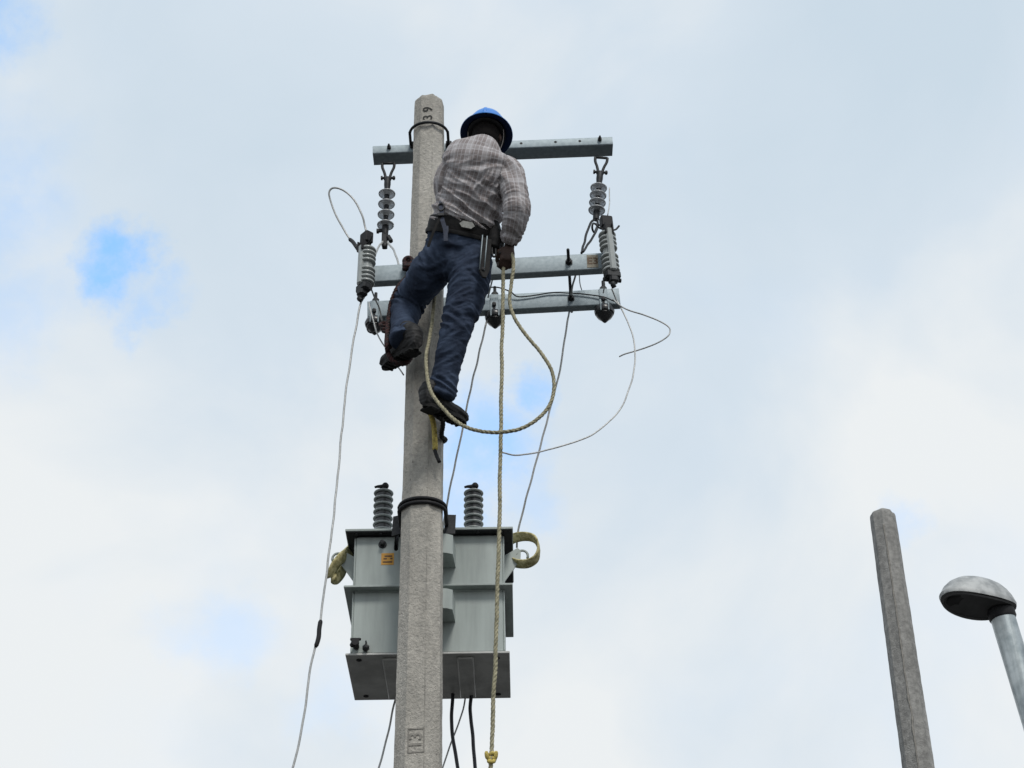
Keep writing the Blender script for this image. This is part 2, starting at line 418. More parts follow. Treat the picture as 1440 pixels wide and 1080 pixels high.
# moulded number plate near the foot of the picture
p0, n_ = on_facet(585, 1041, 0.001)
tx = Vector((0, 0, 1)).cross(n_)
if tx.x < 0: tx = -tx
fr = MB()
for (cx, cz, sx_, sz_) in ((0, 0.058, 0.078, 0.007), (0, -0.058, 0.078, 0.007), (-0.037, 0, 0.006, 0.116), (0.037, 0, 0.006, 0.116)):
    fr.box(p0 + tx * cx + Vector((0, 0, cz)), (sx_, 0.004, sz_), Matrix((tx, -n_, Vector((0, 0, 1)))).transposed())
nf = fr.build('moulded_frame', 'concrete_mark', pole)
put_text('moulded_number', '13', 0.085, p0 + n_ * 0.002, (0, 0, 1), -tx, 'concrete_mark', pole, 0.001)
# form seam down the shaft
sm = MB()
a_ = ROT + math.pi / 8
rr = []
for i in range(260):
    z = 4.2 + (TOPZ - 4.25) * i / 259; r_ = pole_r(z) / math.cos(math.pi / 8) * 0.988
    wob = noise.noise(Vector((z * 9, 2, 1))) * 0.003
    c = Vector((PX + math.cos(a_) * r_, math.sin(a_) * r_, z)); t = Vector((-math.sin(a_), math.cos(a_), 0)); w = 0.0022 + 0.0012 * noise.noise(Vector((z * 30, 5, 1)))
    c += t * wob * 0.3
    rr.append([c - t * w, c + Vector((math.cos(a_), math.sin(a_), 0)) * 0.0025, c + t * w])
sm.grid(rr); sm.build('form_seam', 'concrete', pole, smooth=True)

p2 = at(1241, 726, 2.3)
pole2 = thing('concrete_pole', 'bare weathered concrete pole with nothing mounted, left of the street lamp', 'utility pole', (p2.x, 2.3, 0))
pole_shaft('shaft', (p2.x, 2.3, 0), p2.z - 0.01, 0.078, 0.0068, R(-80.5), 'concrete_dark', pole2, 11.0, nz=420)
sm = MB(); rr = []
a_ = R(-103)
for i in range(300):
    z = 3.6 + (p2.z - 3.7) * i / 299; r_ = (0.078 + (p2.z - z) * 0.0068) / math.cos(math.pi / 8) * 0.985
    t = Vector((-math.sin(a_), math.cos(a_), 0)); w = 0.005 + 0.009 * abs(noise.noise(Vector((z * 14, 5, 1)))) * (0.4 + (p2.z - z) / 3)
    c = Vector((p2.x + math.cos(a_) * r_, 2.3 + math.sin(a_) * r_, z)) + t * noise.noise(Vector((z * 7, 2, 1))) * 0.008
    rr.append([c - t * w, c + Vector((math.cos(a_), math.sin(a_), 0)) * 0.004, c + t * w])
sm.grid(rr); sm.build('form_seam', 'concrete_mark', pole2, smooth=True)

# ------------------------------------------------------------------ crossarms
def rect_tube(mb, A, B, h, d, up, wall=0.005, rad=0.008):
    """hollow rectangular steel tube from A to B (axis through the centre)"""
    A, B = Vector(A), Vector(B); x = (B - A).normalized(); z = Vector(up); z = (z - x * z.dot(x)).normalized(); y = z.cross(x)
    def rg(c, H, D, r_):
        o = []
        for sx_, sz_, a0 in ((1, 1, 0), (-1, 1, 90), (-1, -1, 180), (1, -1, 270)):
            for k in range(4):
                a = R(a0 + k * 30); o.append(c + y * (sx_ * (D / 2 - r_) + math.cos(a) * r_) + z * (sz_ * (H / 2 - r_) + math.sin(a) * r_))
        return o
    nseg = 24
    outer = [rg(A.lerp(B, i / nseg), h, d, rad) for i in range(nseg + 1)]
    inner = [rg(A.lerp(B, i / nseg), h - 2 * wall, d - 2 * wall, rad * .5) for i in range(nseg, -1, -1)]
    mb.grid(outer + inner, closed=True)
    return x, y, z
def u_bolt(mb, z, back_y, r_pole, tr=0.0085, dy=0.0, gap=0.020):
    pts = []
    rr_ = r_pole + gap
    for k in range(19):
        a = math.pi + math.pi * k / 18
        pts.append(Vector((PX + math.cos(a) * rr_ * 1.06, math.sin(a) * rr_ + 0.0, z)))
    pts = [Vector((PX - rr_ * 1.06, back_y, z - dy))] + pts + [Vector((PX + rr_ * 1.06, back_y, z - dy))]
    mb.tube(smooth_path(pts, 3), tr, 8)
# upper arm, laid flat behind the pole
UY = 0.155
uA = at(525, 219, UY); uB = at(861, 206, UY)
um = (uA + uB) / 2
arm_u = thing('crossarm', 'topmost galvanised steel crossarm behind the worker\'s blue helmet', 'crossarm', um)
b = MB(); xU, yU, zU = rect_tube(b, uA, uB, 0.062, 0.112, (0, 0, 1)); b.build('beam', 'galv', arm_u, smooth=True, auto=40)
b = MB(); zc = um.z + 0.005
u_bolt(b, zc, 0.22, pole_r(zc)); b.build('u_bolt', 'dark_steel', arm_u, smooth=True)
for px_ in (581, 631):
    b = MB(); c = at(px_, 200, UY - 0.06); b.box((c.x, UY - 0.063, zc), (0.035, 0.01, 0.05), bev=0.003); b.bolt((c.x, UY - 0.068, zc), (0, -1, 0), 0.013, 0.012)
    b.build('clamp_washer', 'dark_steel', arm_u)
def arm_pt(A, B, px):   # point on an arm's axis seen at photo column px
    best = None
    lo_, hi_ = 0.0, 1.0
    for _ in range(40):
        m_ = (lo_ + hi_) / 2; p = A.lerp(B, m_); v = p - CAM
        x_ = 720 + F_PX * v.dot(_rt) / v.dot(_fw)
        if x_ < px: lo_ = m_
        else: hi_ = m_
    return A.lerp(B, lo_)
for px_ in (733, 781, 815, 843, 548):
    c = arm_pt(uA, uB, px_) + yU * -0.0565 if False else arm_pt(uA, uB, px_)
    b = MB()
    if px_ in (843, 548): b.bolt(c + Vector((0, -0.056, 0.008)), (0, -1, 0), 0.013, 0.014, 0.02); b.build('bolt', 'dark_steel', arm_u)
    else: b.lathe(c + Vector((0, -0.0545, 0.004)), (0, -1, 0), [(0, 0.0085), (0.0022, 0.0085)], 12); b.build('bolt_hole', 'black', arm_u)

# paired lower arms clamped on either side of the pole
NY, FY = -0.150, 0.175
nA, nB = at(506, 390, NY), at(866, 369.5, NY)
fA, fB = at(517, 438.5, FY), at(871, 420, FY)
H_, D_ = 0.112, 0.055
arm_n = thing('crossarm', 'middle galvanised crossarm on the near side of the pole, behind the worker\'s thigh', 'crossarm', (nA + nB) / 2)
b = MB(); xN, yN, zN = rect_tube(b, nA, nB, H_, D_, (0, 0, 1)); b.build('beam', 'galv', arm_n, smooth=True, auto=40)
arm_f = thing('crossarm', 'lowest galvanised crossarm, with black bell insulators hanging below it', 'crossarm', (fA + fB) / 2)
b = MB(); xF, yF, zF = rect_tube(b, fA, fB, H_, D_, (0, 0, 1)); b.build('beam', 'galv', arm_f, smooth=True, auto=40)
# tie rods through both lower arms
def tie_rod(px_n, label):
    a = arm_pt(nA, nB, px_n); c = arm_pt(fA, fB, px_n + 3)
    d = (c - a).normalized()
    root = thing('tie_rod', label, 'threaded rod', a, 'rods tying the paired crossarms')
    b = MB(); b.tube([a - d * 0.14, c + d * 0.10], 0.0085, 8); b.build('rod', 'dark_steel', root, smooth=True)
    for q, sg in ((a - Vector((0, D_ / 2, 0)), -1), (a + Vector((0, D_ / 2, 0)), 1), (c - Vector((0, D_ / 2, 0)), -1), (c + Vector((0, D_ / 2, 0)), 1)):
        b = MB(); b.lathe(q, d * sg, [(0, 0.022), (0.005, 0.022), (0.0055, 0.016), (0.022, 0.016)], 6); b.build('nut', 'dark_steel', root)
tie_rod(800, 'black threaded rod with nuts tying the lower crossarms near their right end')
# faded tan label at the end of the near arm
q = arm_pt(nA, nB, 833) - Vector((0, D_ / 2 + 0.0015, 0))
lb = MB(); lb.box(q + Vector((0, 0, -0.002)), (0.062, 0.001, 0.085)); 
lo_ = lb.build('maker_label', 'paper', arm_n)
put_text('label_print', 'E3', 0.062, q + Vector((0, -0.0016, -0.002)), (1, 0, 0), (0, 0, 1), 'ink', lo_, 0.0004)

# ------------------------------------------------------------------ suspension insulator strings
def insulator(top, bot, label):
    top, bot = Vector(top), Vector(bot); d = (bot - top); Ln = d.length; d.normalize()
    root = thing('insulator_string', label, 'insulator', top, 'insulator strings hanging from the top crossarm')
    side = (Vector((1, 0, 0)) - d * d.x).normalized()
    cl = 0.115
    b = MB()
    for s_ in (-1, 1):
        b.tube(smooth_path([top + side * s_ * 0.036 - d * 0.012, top + side * s_ * 0.034 + d * 0.02, top + side * s_ * 0.022 + d * 0.055, top + side * s_ * 0.014 + d * 0.09, top + side * s_ * 0.014 + d * cl], 4), 0.0085, 8)
    b.tube([top + side * -0.036 - d * 0.012, top + side * 0.036 - d * 0.012], 0.008, 8)
    b.build('shackle', 'dark_steel', root, smooth=True)
    b = MB(); b.tube([top + d * 0.1 - side * 0.04, top + d * 0.1 + side * 0.045], 0.008, 8); b.bolt(top + d * .1 + side * 0.03, side, 0.014, 0.012); b.bolt(top + d * .1 - side * 0.03, -side, 0.014, 0.01)
    b.build('clevis_pin', 'dark_steel', root)
    b = MB(); b.lathe(top, d, [(0.095, 0.012), (0.105, 0.019), (0.15, 0.02), (0.19, 0.016), (Ln - 0.09, 0.014), (Ln - 0.05, 0.02), (Ln, 0.018), (Ln + 0.004, 0.008)], 12)
    b.build('core_rod', 'dark_steel', root, smooth=True, auto=40)
    n = 4; a0, a1 = 0.215, Ln - 0.075
    for i in range(n):
        h = a0 + (a1 - a0) * i / (n - 1)
        b = MB(); b.lathe(top + d * h, d, [(-0.016, 0.014), (-0.013, 0.024), (-0.004, 0.042), (0.004, 0.050), (0.009, 0.0485), (0.006, 0.043), (0.002, 0.030), (0.006, 0.020), (0.016, 0.015)], 24)
        b.build('shed', 'polymer', root, smooth=True)
    return root, d
IY = UY
insL, dL = insulator(at(546, 232, IY - .02), at(541.5, 330, IY - .02), 'left insulator string with four grey sheds, above the worker\'s left hip')
insR, dR = insulator(at(845.5, 224, IY - .02), at(838, 309, IY - .02), 'right insulator string with four grey sheds, over the end of the crossarms')
# dead-end clamp below the left string
c0 = at(541.5, 330, IY - .02)
dc = thing('dead_end_clamp', 'black dead-end clamp hooked under the left insulator string', 'clamp', c0)
b = MB(); b.box(at(541, 337, IY - .02), (0.035, 0.03, 0.095), bev=0.006); b.box(at(548, 336, IY - .03), (0.022, 0.03, 0.05), Matrix.Rotation(R(-28), 3, 'Y'), bev=0.005); b.build('body', 'dark_steel', dc)
b = MB(); b.tube([at(531, 325, IY - .02), at(546, 323, IY - .02)], 0.011, 8); b.bolt(at(533, 325, IY - .02), (-1, 0, 0), 0.016, 0.014); b.build('pin', 'dark_steel', dc)
b = MB(); b.box(at(541, 346, IY - .02), (0.03, 0.032, 0.03), bev=0.004); b.bolt(at(541, 345, IY - .035), (0, -1, 0), 0.011, 0.008); b.build('keeper', 'dark_steel', dc)

def wire(name, label, pts, r=0.0045, m='wire', cat='wire', group=None, n=8, seg=8):
    P = [at(*p) for p in pts if not isinstance(p, Vector)]
    sp_ = smooth_path(P, seg); sp_ = [p + noise.noise_vector(p * 9.0) * 0.0045 for p in sp_]
    b = MB(); b.tube(sp_ + [p for p in pts if isinstance(p, Vector)], r, n)
    o = b.build(name, m, None, base=P[0], smooth=True)
    return tag(o, label, cat, group)
wire('bail_wire', 'grey wire leg running from left dead-end clamp down to arm, left of the pole', [(545, 341, IY - .04), (551, 348, 0.0), (557, 360, -.1), (562, 377, NY - .02)], 0.006)
wire('bail_wire', 'grey wire leg curving left from left dead-end clamp towards the fuse cutout', [(538, 340, IY - .04), (533, 346, 0.0), (529, 355, -.1), (526, 366, -.2)], 0.006)
# looped yoke under the right string
wire('wire_grip', 'dark twisted wire grip looping from right insulator string down to middle crossarm', [(838, 309, IY - .02), (831, 313, .1), (826, 325, .06), (821, 343, 0.0), (818, 356, -.1)], 0.007, 'dark_steel')
wire('wire_grip', 'second dark wire grip beside the right fuse cutout, slanting to middle crossarm', [(840, 309, IY - .02), (841, 317, .1), (838, 326, .05), (830, 339, 0.0), (820, 354, -.1)], 0.007, 'dark_steel')
wire('wire_hook', 'short dark hooked wire between the right insulator string and the cutout head', [(840, 318, 0.0), (836, 327, -.05), (833, 321, -.1), (835, 314, -.15), (843, 317, -.24)], 0.006, 'dark_steel')

# ------------------------------------------------------------------ fuse cutouts
def cutout(top, bot, spin, label):
    top, bot = Vector(top), Vector(bot); d = (bot - top); Ln = d.length; d.normalize()
    ref = Vector((math.sin(spin), -math.cos(spin), 0)); ref = (ref - d * ref.dot(d)).normalized(); s2 = d.cross(ref)
    root = thing('fuse_cutout', label, 'fuse cutout', top, 'fuse cutouts at the crossarm ends')
    rot = Matrix((s2, ref, d)).transposed()
    b = MB(); b.lathe(top, d, [(0.0, 0.018), (0.006, 0.034), (Ln - 0.006, 0.034), (Ln, 0.018)], 18); b.build('body', 'porcelain', root, smooth=True, auto=40)
    for i in list(range(4)) + list(range(5, 9)):
        h = Ln * (0.09 + 0.82 * i / 8)
        b = MB(); b.lathe(top + d * h, d, [(-0.012, 0.034), (-0.008, 0.046), (0.001, 0.049), (0.006, 0.046), (0.008, 0.036)], 22); b.build('shed', 'porcelain', root, smooth=True)
    b = MB(); b.box(top + d * Ln * .5 + ref * 0.036, (0.036, 0.032, Ln * 0.98), rot, bev=0.008); b.build('fuse_tube', 'porcelain', root)
    b = MB(); b.box(top - d * 0.055 + ref * 0.01, (0.066, 0.05, 0.075), rot, bev=0.006); b.box(top - d * 0.012 + ref * 0.012, (0.045, 0.045, 0.045), rot, bev=0.005)
    for s_ in (-1, 1): b.box(top + d * 0.01 + ref * 0.03 + s2 * 0.02 * s_, (0.008, 0.05, 0.07), rot, bev=0.002)
    b.build('top_contact', 'black', root)
    b = MB()
    for s_ in (-1, 1):
        b.tube(smooth_path([top + s2 * 0.012 * s_ + ref * 0.02, top + s2 * 0.045 * s_ - d * 0.005 + ref * 0.02, top + s2 * 0.07 * s_ - d * 0.035 + ref * 0.02], 5), 0.0055, 6)
    b.build('guide_horn', 'dark_steel', root, smooth=True)
    b = MB(); e_ = top + d * (Ln + 0.012)
    b.box(e_ + ref * 0.01, (0.085, 0.06, 0.05), rot, bev=0.01); b.box(e_ + d * 0.035 + ref * 0.02, (0.05, 0.05, 0.045), rot, bev=0.01)
    b.tube([e_ + d * .02 - s2 * 0.05, e_ + d * .02 + s2 * 0.05], 0.012, 8)
    b.build('hinge', 'dark_steel', root)
    b = MB(); b.tube(smooth_path([e_ + d * 0.05 + ref * 0.02, e_ + d * 0.07 + ref * 0.03 + s2 * 0.01, e_ + d * 0.085 + ref * 0.02], 4), 0.014, 8); b.build('hinge_eye', 'dark_steel', root, smooth=True)
    # arm bracket joining the body to the crossarm behind
    mid = top + d * Ln * 0.5
    b = MB(); b.box(Vector((mid.x, (mid.y + NY) / 2 - 0.005, mid.z)), (0.03, abs(NY - mid.y) - 0.05, 0.008), bev=0.001); b.build('bracket', 'dark_steel', root)
    return root
CY = NY - 0.105
cutout(at(517, 348, CY), at(514, 404, CY), R(-50), 'grey ribbed fuse cutout on the left crossarm ends, with a wire looping over it')
cutout(at(853, 326, CY), at(860, 387, CY), R(14), 'grey ribbed fuse cutout on the right crossarm ends, below the insulator string')
wire('antenna_lead', 'short straight thin wire sticking up from the right fuse cutout', [(857, 264, CY), (857, 280, CY), (855, 303, CY)], 0.0032)
wire('jumper_wire', 'pale wire looping high over the left fuse cutout', [(516, 331, CY), (513, 318, CY), (509, 302, CY - .02), (497, 280, CY - .03), (482, 267, CY - .03), (469, 264, CY - .03), (463, 271, CY - .02), (466, 286, CY), (476, 309, CY + .02), (489, 331, CY + .03), (503, 348, CY)], 0.0055, seg=10)
b = MB(); b.tube(smooth_path([at(491, 336, CY + .03), at(496, 340, CY + .02), at(501, 347, CY), at(505, 353, CY)], 4), [0.006] + [0.011] * 11 + [0.008], 8)
tag(b.build('wire_connector', 'dark_steel', None, base=at(491, 336, CY), smooth=True), 'dark clamp connector joining the looping wire to left fuse cutout', 'connector')

# ------------------------------------------------------------------ bell insulators under the lowest arm
def bell(px, label, dz=0.0, ring=False):
    c = arm_pt(fA, fB, px)
    root = thing('bell_insulator', label, 'insulator', c - Vector((0, 0, H_ / 2)), 'bell insulators under the lowest crossarm')
    fy = c.y - D_ / 2
    b = MB(); b.box((c.x - 0.004, fy - 0.004, c.z - 0.03), (0.046, 0.006, 0.165), bev=0.002); b.build('strap', 'galv', root)
    b = MB(); b.box((c.x - 0.004, fy - 0.0085, c.z - 0.055), (0.014, 0.003, 0.08), bev=0.001); b.build('slot', 'black', root)
    b = MB(); b.bolt((c.x, c.y - 0.01, c.z + H_ / 2), (0, 0, 1), 0.02, 0.02, 0.045, 0.009); b.build('bolt', 'dark_steel', root); b = MB(); b.bolt((c.x - .004, fy - .007, c.z - .02), (0, -1, 0), .013, .01); b.build('bolt', 'dark_steel', root)
    zb = c.z - H_ / 2
    b = MB(); b.lathe((c.x, c.y - 0.005, zb + 0.004), (0, 0, -1), [(0, 0.03), (0.012, 0.05), (0.035, 0.058), (0.05, 0.054), (0.054, 0.046), (0.062, 0.048), (0.075, 0.04), (0.09, 0.024), (0.105, 0.012), (0.112, 0.004)], 22); b.build('bell', 'dark_porcelain', root, smooth=True, auto=40)
    for s_ in (-1, 1):
        b = MB(); b.box((c.x + s_ * 0.022, c.y - 0.055, zb - 0.032), (0.008, 0.012, 0.05), bev=0.002); b.build('clip', 'galv', root)
    return root
bell(849, 'black bell insulator with a strap under the right end of the lowest crossarm')
bell(696, 'black bell insulator with a strap beside the hanging rope')
bl = bell(528, 'black bell insulator under the left end of the lowest crossarm, near the raised boot')
b = MB(); cc = at(523, 461, FY - .05)
b.tube([cc + Vector((math.cos(a) * 0.026, 0, math.sin(a) * 0.034)) for a in [2 * math.pi * k / 20 for k in range(20)]], 0.005, 6, closed=True); b.build('ring', 'dark_steel', bl, smooth=True)

# ------------------------------------------------------------------ loose wires
wire('down_lead', 'long thin wire hanging from left fuse cutout past the transformer\'s left side', [(512, 418, CY), (506, 432, CY), (492, 510, CY - .02), (481, 600, CY - .03), (473, 690, CY - .04), (464, 770, CY - .05), (453, 855, CY - .05), (447, 895, CY - .05), (437, 938, CY - .05), (431, 985, CY - .05), (422, 1035, CY - .05), (411, 1080, CY - .05), (385, 1150, CY - .05), Vector((-1.2, -0.35, 0.02))], 0.0055)
b = MB(); b.tube(smooth_path([at(451, 872, CY - .055), at(449, 884, CY - .055), at(448, 897, CY - .055), at(444, 910, CY - .055)], 5), [0.007] + [0.011] * 14 + [0.007], 8)
tag(b.build('splice_sleeve', 'black', None, base=at(451, 872, CY), smooth=True), 'black taped splice on the long thin wire left of the transformer', 'splice')
wire('down_lead', 'thin wire slanting from the bell insulator beside the rope down behind the pole', [(684, 452, .16), (672, 505, .2), (660, 556, .23), (645, 630, .28), (630, 702, .33), (622, 745, .40)], 0.0055)
wire('down_lead', 'thin wire slanting from the right of lowest crossarm to the transformer\'s right corner', [(802, 428, .24), (800, 442, .22), (797, 458, .2), (785, 530, .25), (768, 596, .3), (750, 664, .35), (737, 712, .4), (728, 752, .45), (727, 770, .5)], 0.0055)
wire('loose_wire', 'loose pale wire curling out and back beyond the right crossarm end', [(862, 421, .1), (871, 429, .1), (884, 436, .08), (905, 442, .05), (925, 450, .03), (939, 459, .02), (942, 466, .02), (938, 474, .02), (920, 485, .03), (896, 493, .05), (880, 498, .06), (871, 502, .07)], 0.0042)
wire('loose_wire', 'loose pale wire sweeping in a wide arc from right crossarm end to the rope', [(860, 405, .05), (866, 420, .1), (874, 434, .1), (885, 458, .08), (893, 490, .05), (890, 530, .02), (876, 569, 0), (855, 594, -.03), (830, 613, -.06), (795, 626, -.1), (760, 635, -.15), (738, 639, -.2), (722, 640, -.25), (707, 637, -.3)], 0.0042, seg=10)
wire('tie_wire', 'thin wire lying along the front of lowest crossarm from the right end', [(864, 424, .135), (848, 418, .137), (825, 414, .138), (800, 412, .138), (770, 412, .138), (745, 416, .138), (728, 417, .135), (718, 410, .12), (700, 404, .1), (685, 405, .1), (668, 410, .1)], 0.0038, 'dark_steel')
wire('guy_wire', 'thin wire from left bell insulator passing behind the raised boot', [(518, 425, .1), (522, 440, .08), (530, 468, .07), (548, 498, .06), (568, 528, .03)], 0.0042)
wire('jumper_wire', 'thin wire between the paired crossarms at left, below the cutout', [(521, 404, -.1), (527, 420, -.03), (533, 432, .05), (537, 452, .1)], 0.0045)
wire('jumper_wire', 'short slanting wire between the paired crossarms just left of the rope', [(694, 388, -.1), (690, 402, 0.0), (686, 418, .1)], 0.0045)
wire('jumper_wire', 'short slanting wire beside the threaded rod between the paired crossarms', [(810, 384, -.1), (806, 398, 0.0), (803, 415, .1)], 0.0055)
wire('jumper_wire', 'fine short wire dropping between paired crossarms right of the threaded rod', [(814, 384, -.1), (815, 394, 0.0), (818, 408, .1)], 0.003)
wire('jumper_wire', 'wire dropping from right fuse cutout foot onto lowest crossarm', [(849, 392, -.1), (850, 402, 0.0), (848, 412, .1)], 0.004)

# ------------------------------------------------------------------ transformer
TY = 0.285                                   # front plate of the tank
tl, tr_ = at(495, 765, TY), at(707, 763, TY)
TXC = (at(489, 922, TY).x + at(714, 920, TY).x) / 2
TB = (at(489, 922, TY).z + at(714, 920, TY).z) / 2 + 0.004
TW, TD = 0.785, 0.53
LT = at(600, 742, TY - 0.05).z              # top of lid
tf = thing('transformer', 'grey steel distribution transformer hung behind the concrete pole', 'transformer', (TXC, TY + TD / 2, TB))
TC_Y = TY + TD / 2
b = MB(); b.box((TXC, TC_Y, (TB + LT) / 2 - 0.007), (TW, TD, LT - TB - 0.018), bev=0.012); b.build('tank', 'tank', tf)
b = MB(); b.box((TXC, TC_Y, LT - 0.007), (TW + 0.095, TD + 0.10, 0.014), bev=0.002); lid = b.build('lid', 'tank', tf)
for k in range(7):
    b = MB(); b.bolt((TXC - 0.38 + k * 0.127, TY - 0.03, LT - 0.018), (0, 0, -1), 0.010, 0.008); b.build('lid_bolt', 'dark_steel', lid)
b = MB(); b.box((TXC, TC_Y, LT - 0.0165), (TW + 0.085, TD + 0.09, 0.005), bev=0.001); b.build('lid_shade_sheet', 'dark_steel', tf)  # dark sheet added below the lid, standing in for shade under its overhang
zmid = at(520, 823, TY - 0.06).z
b = MB(); b.box((TXC, TC_Y, zmid), (TW + 0.085, TD + 0.105, 0.012), bev=0.002); b.build('stiffener', 'tank', tf)
b = MB(); b.box((TXC, TC_Y, TB - 0.004), (TW + 0.045, TD + 0.045, 0.012), bev=0.002); bot = b.build('base_plate', 'tank_bottom', tf)
for sx_, sy_ in ((-1, -1), (1, -1), (-1, 1), (1, 1)):
    b = MB(); b.lathe((TXC + sx_ * 0.35, TC_Y + sy_ * 0.23, TB - 0.010), (0, 0, -1), [(0, 0.014), (0.004, 0.014), (0.005, 0.009)], 12); b.build('base_bolt', 'black', bot)
for s_ in (-1, 1):
    b = MB(); b.box((TXC + s_ * 0.19, TC_Y, TB - 0.0165), (0.085, TD - 0.02, 0.013), bev=0.006); b.build('skid', 'tank_bottom', bot)
for s_ in (-1, 1):
    b = MB(); b.tube([Vector((TXC + s_ * (TW / 2 - 0.004), TY + 0.004, TB + 0.01 + (LT - TB - 0.04) * i / 60)) + Vector((noise.noise(Vector((i * .7, s_, 1))) * 0.0015, 0, 0)) for i in range(61)], 0.005, 6); b.build('weld_seam', 'tank', tf, smooth=True)
b = MB(); b.tube([Vector((TXC - TW / 2 + 0.01 + (TW - 0.02) * i / 60, TY - 0.002, zmid - 0.009)) + Vector((0, 0, noise.noise(Vector((i * .8, 4, 1))) * 0.0015)) for i in range(61)], 0.005, 6); b.build('weld_seam', 'tank', tf, smooth=True)
# bushings
def bushing(px, name_label):
    Yb = TY + 0.13
    base = Vector((at(px, 742, Yb).x, Yb, LT))
    top_z = at(px, 692, Yb).z
    hgt = top_z - LT
    bu = MB(); bu.lathe(base, (0, 0, 1), [(0, 0.050), (0.012, 0.051), (0.016, 0.043), (hgt, 0.041), (hgt + 0.004, 0.01)], 20)
    bo = bu.build('bushing', 'dark_porcelain', tf, smooth=True, auto=40)
    for i in range(8):
        h = hgt * (0.12 + 0.85 * i / 7)
        q = MB(); q.lathe(base + Vector((0, 0, h)), (0, 0, 1), [(-0.004, 0.040), (-0.004, 0.052), (0.0, 0.054), (0.004, 0.053), (0.010, 0.040)], 24); q.build('shed', 'bushing', bo, smooth=True)
    q = MB(); tp = base + Vector((0, 0, hgt))
    q.lathe(tp, (0, 0, 1), [(0, 0.028), (0.012, 0.028), (0.014, 0.012), (0.03, 0.012)], 12)
    q.ball(tp + Vector((0.008, 0, 0.038)), 0.02, 10); q.tube([tp + Vector((0.01, 0, 0.036)), tp + Vector((-0.035, -0.005, 0.032)), tp + Vector((-0.05, -0.005, 0.028))], [0.014, 0.008, 0.006], 8)
    q.build('terminal', 'black', bo, smooth=True)
bushing(538, ''); bushing(666, '')
# mounting blocks between tank and pole
for pyc in (766, 843):
    c = at(600, pyc, 0.13)
    b = MB(); w = 0.155; y0, y1 = pole_r(c.z) + 0.006, TY + 0.004
    prof = []
    for k in range(9):
        a = math.pi * k / 8; prof.append((PX + 0.03 + math.cos(a) * w * 0.85, y1 + (y0 - y1) * math.sin(a) ** 0.16 if 0 < k < 8 else y1))
    b.grid([[Vector((x_, y_, c.z - 0.055)) for x_, y_ in prof], [Vector((x_, y_, c.z + 0.055)) for x_, y_ in prof]])
    b.build('mounting_bracket', 'tank', tf, smooth=True, auto=40)
# U bolt band and lugs round the pole
zb = at(592, 699, -0.14).z
b = MB()
for dz in (-0.012, 0.012):
    u_bolt(b, zb + dz, 0.16, pole_r(zb), 0.010, 0.0, 0.011)
b.build('pole_band', 'black', tf, smooth=True)
for px_, s_ in ((560, -1), (633, 1)):
    c = at(px_, 728, 0.15)
    b = MB(); b.plate([(-0.032, -0.06), (0.026, -0.05), (0.03, 0.06), (-0.026, 0.055)], 0.012, (c.x, 0.15, zb - 0.005), (1, 0.25 * s_, 0), (0, 0, 1)); b.build('band_lug', 'dark_steel', tf)
    b = MB(); b.tube([(c.x - 0.01, 0.155, zb - 0.05), (c.x - 0.01, 0.19, zb - 0.12), (c.x - 0.01, TY - .06, LT)], 0.011, 8); b.build('lug_stem', 'dark_steel', tf, smooth=True)
# fittings on the front
c = at(538, 766, TY); b = MB(); b.lathe((c.x, TY, c.z), (0, -1, 0), [(0, 0.022), (0.004, 0.022), (0.005, 0.012), (0.035, 0.012), (0.036, 0.006)], 14); b.build('ground_stud', 'dark_steel', tf)
c = at(545, 786, TY - .0015); b = MB(); b.box((c.x, TY - 0.001, c.z), (0.066, 0.0016, 0.068)); st = b.build('warning_sticker', 'sticker', tf)
for dz, w, x0 in ((0.016, 0.04, 0.004), (0.001, 0.018, -0.012), (0.002, 0.012, 0.02), (-0.018, 0.05, 0.0)):
    b = MB(); b.box((c.x + x0, TY - 0.0023, c.z + dz), (w, 0.0008, 0.008)); b.build('print_line', 'ink', st)
c = at(501, 910, TY); b = MB(); b.lathe((c.x, TY, c.z), (0, -1, 0), [(0, 0.016), (0.05, 0.016), (0.052, 0.02), (0.07, 0.02)], 10); b.box((c.x, TY - 0.05, c.z + 0.02), (0.055, 0.012, 0.014), bev=0.003); b.ball((c.x - .015, TY - .055, c.z - .012), .014, 8); b.build('drain_valve', 'black', tf)
c = at(515, 910, TY); b = MB(); b.lathe((c.x, TY, c.z), (0, -0.8, -0.5), [(0, 0.012), (0.02, 0.012), (0.021, 0.02), (0.04, 0.018), (0.05, 0.009)], 6); b.tube([(c.x, TY, c.z + .022), (c.x, TY - .03, c.z + .02), (c.x, TY - .035, c.z - .005)], 0.004, 6); b.build('sampling_plug', 'dark_steel', tf)
# lifting lugs at the sides
for s_ in (-1, 1):
    ex = TXC + s_ * TW / 2
    zz = at(715, 795, TY + .06).z
    b = MB(); b.plate([(0, -0.075), (0, 0.075), (0.07, 0.12), (0.088, 0.105), (0.085, 0.05), (0.03, -0.03)], 0.012, (ex, TY + 0.10, zz), (s_, 0, 0), (0, 0, 1)); lg = b.build('lifting_lug', 'tank', tf)
    hk = [Vector((ex + s_ * (0.095 + 0.03 * math.cos(a)), TY + 0.10, zz + 0.075 + 0.032 * math.sin(a))) for a in [R(170 - 22 * k) for k in range(10)]]
    b = MB(); b.tube(hk, 0.007, 8); b.build('hook', 'tank', lg, smooth=True)
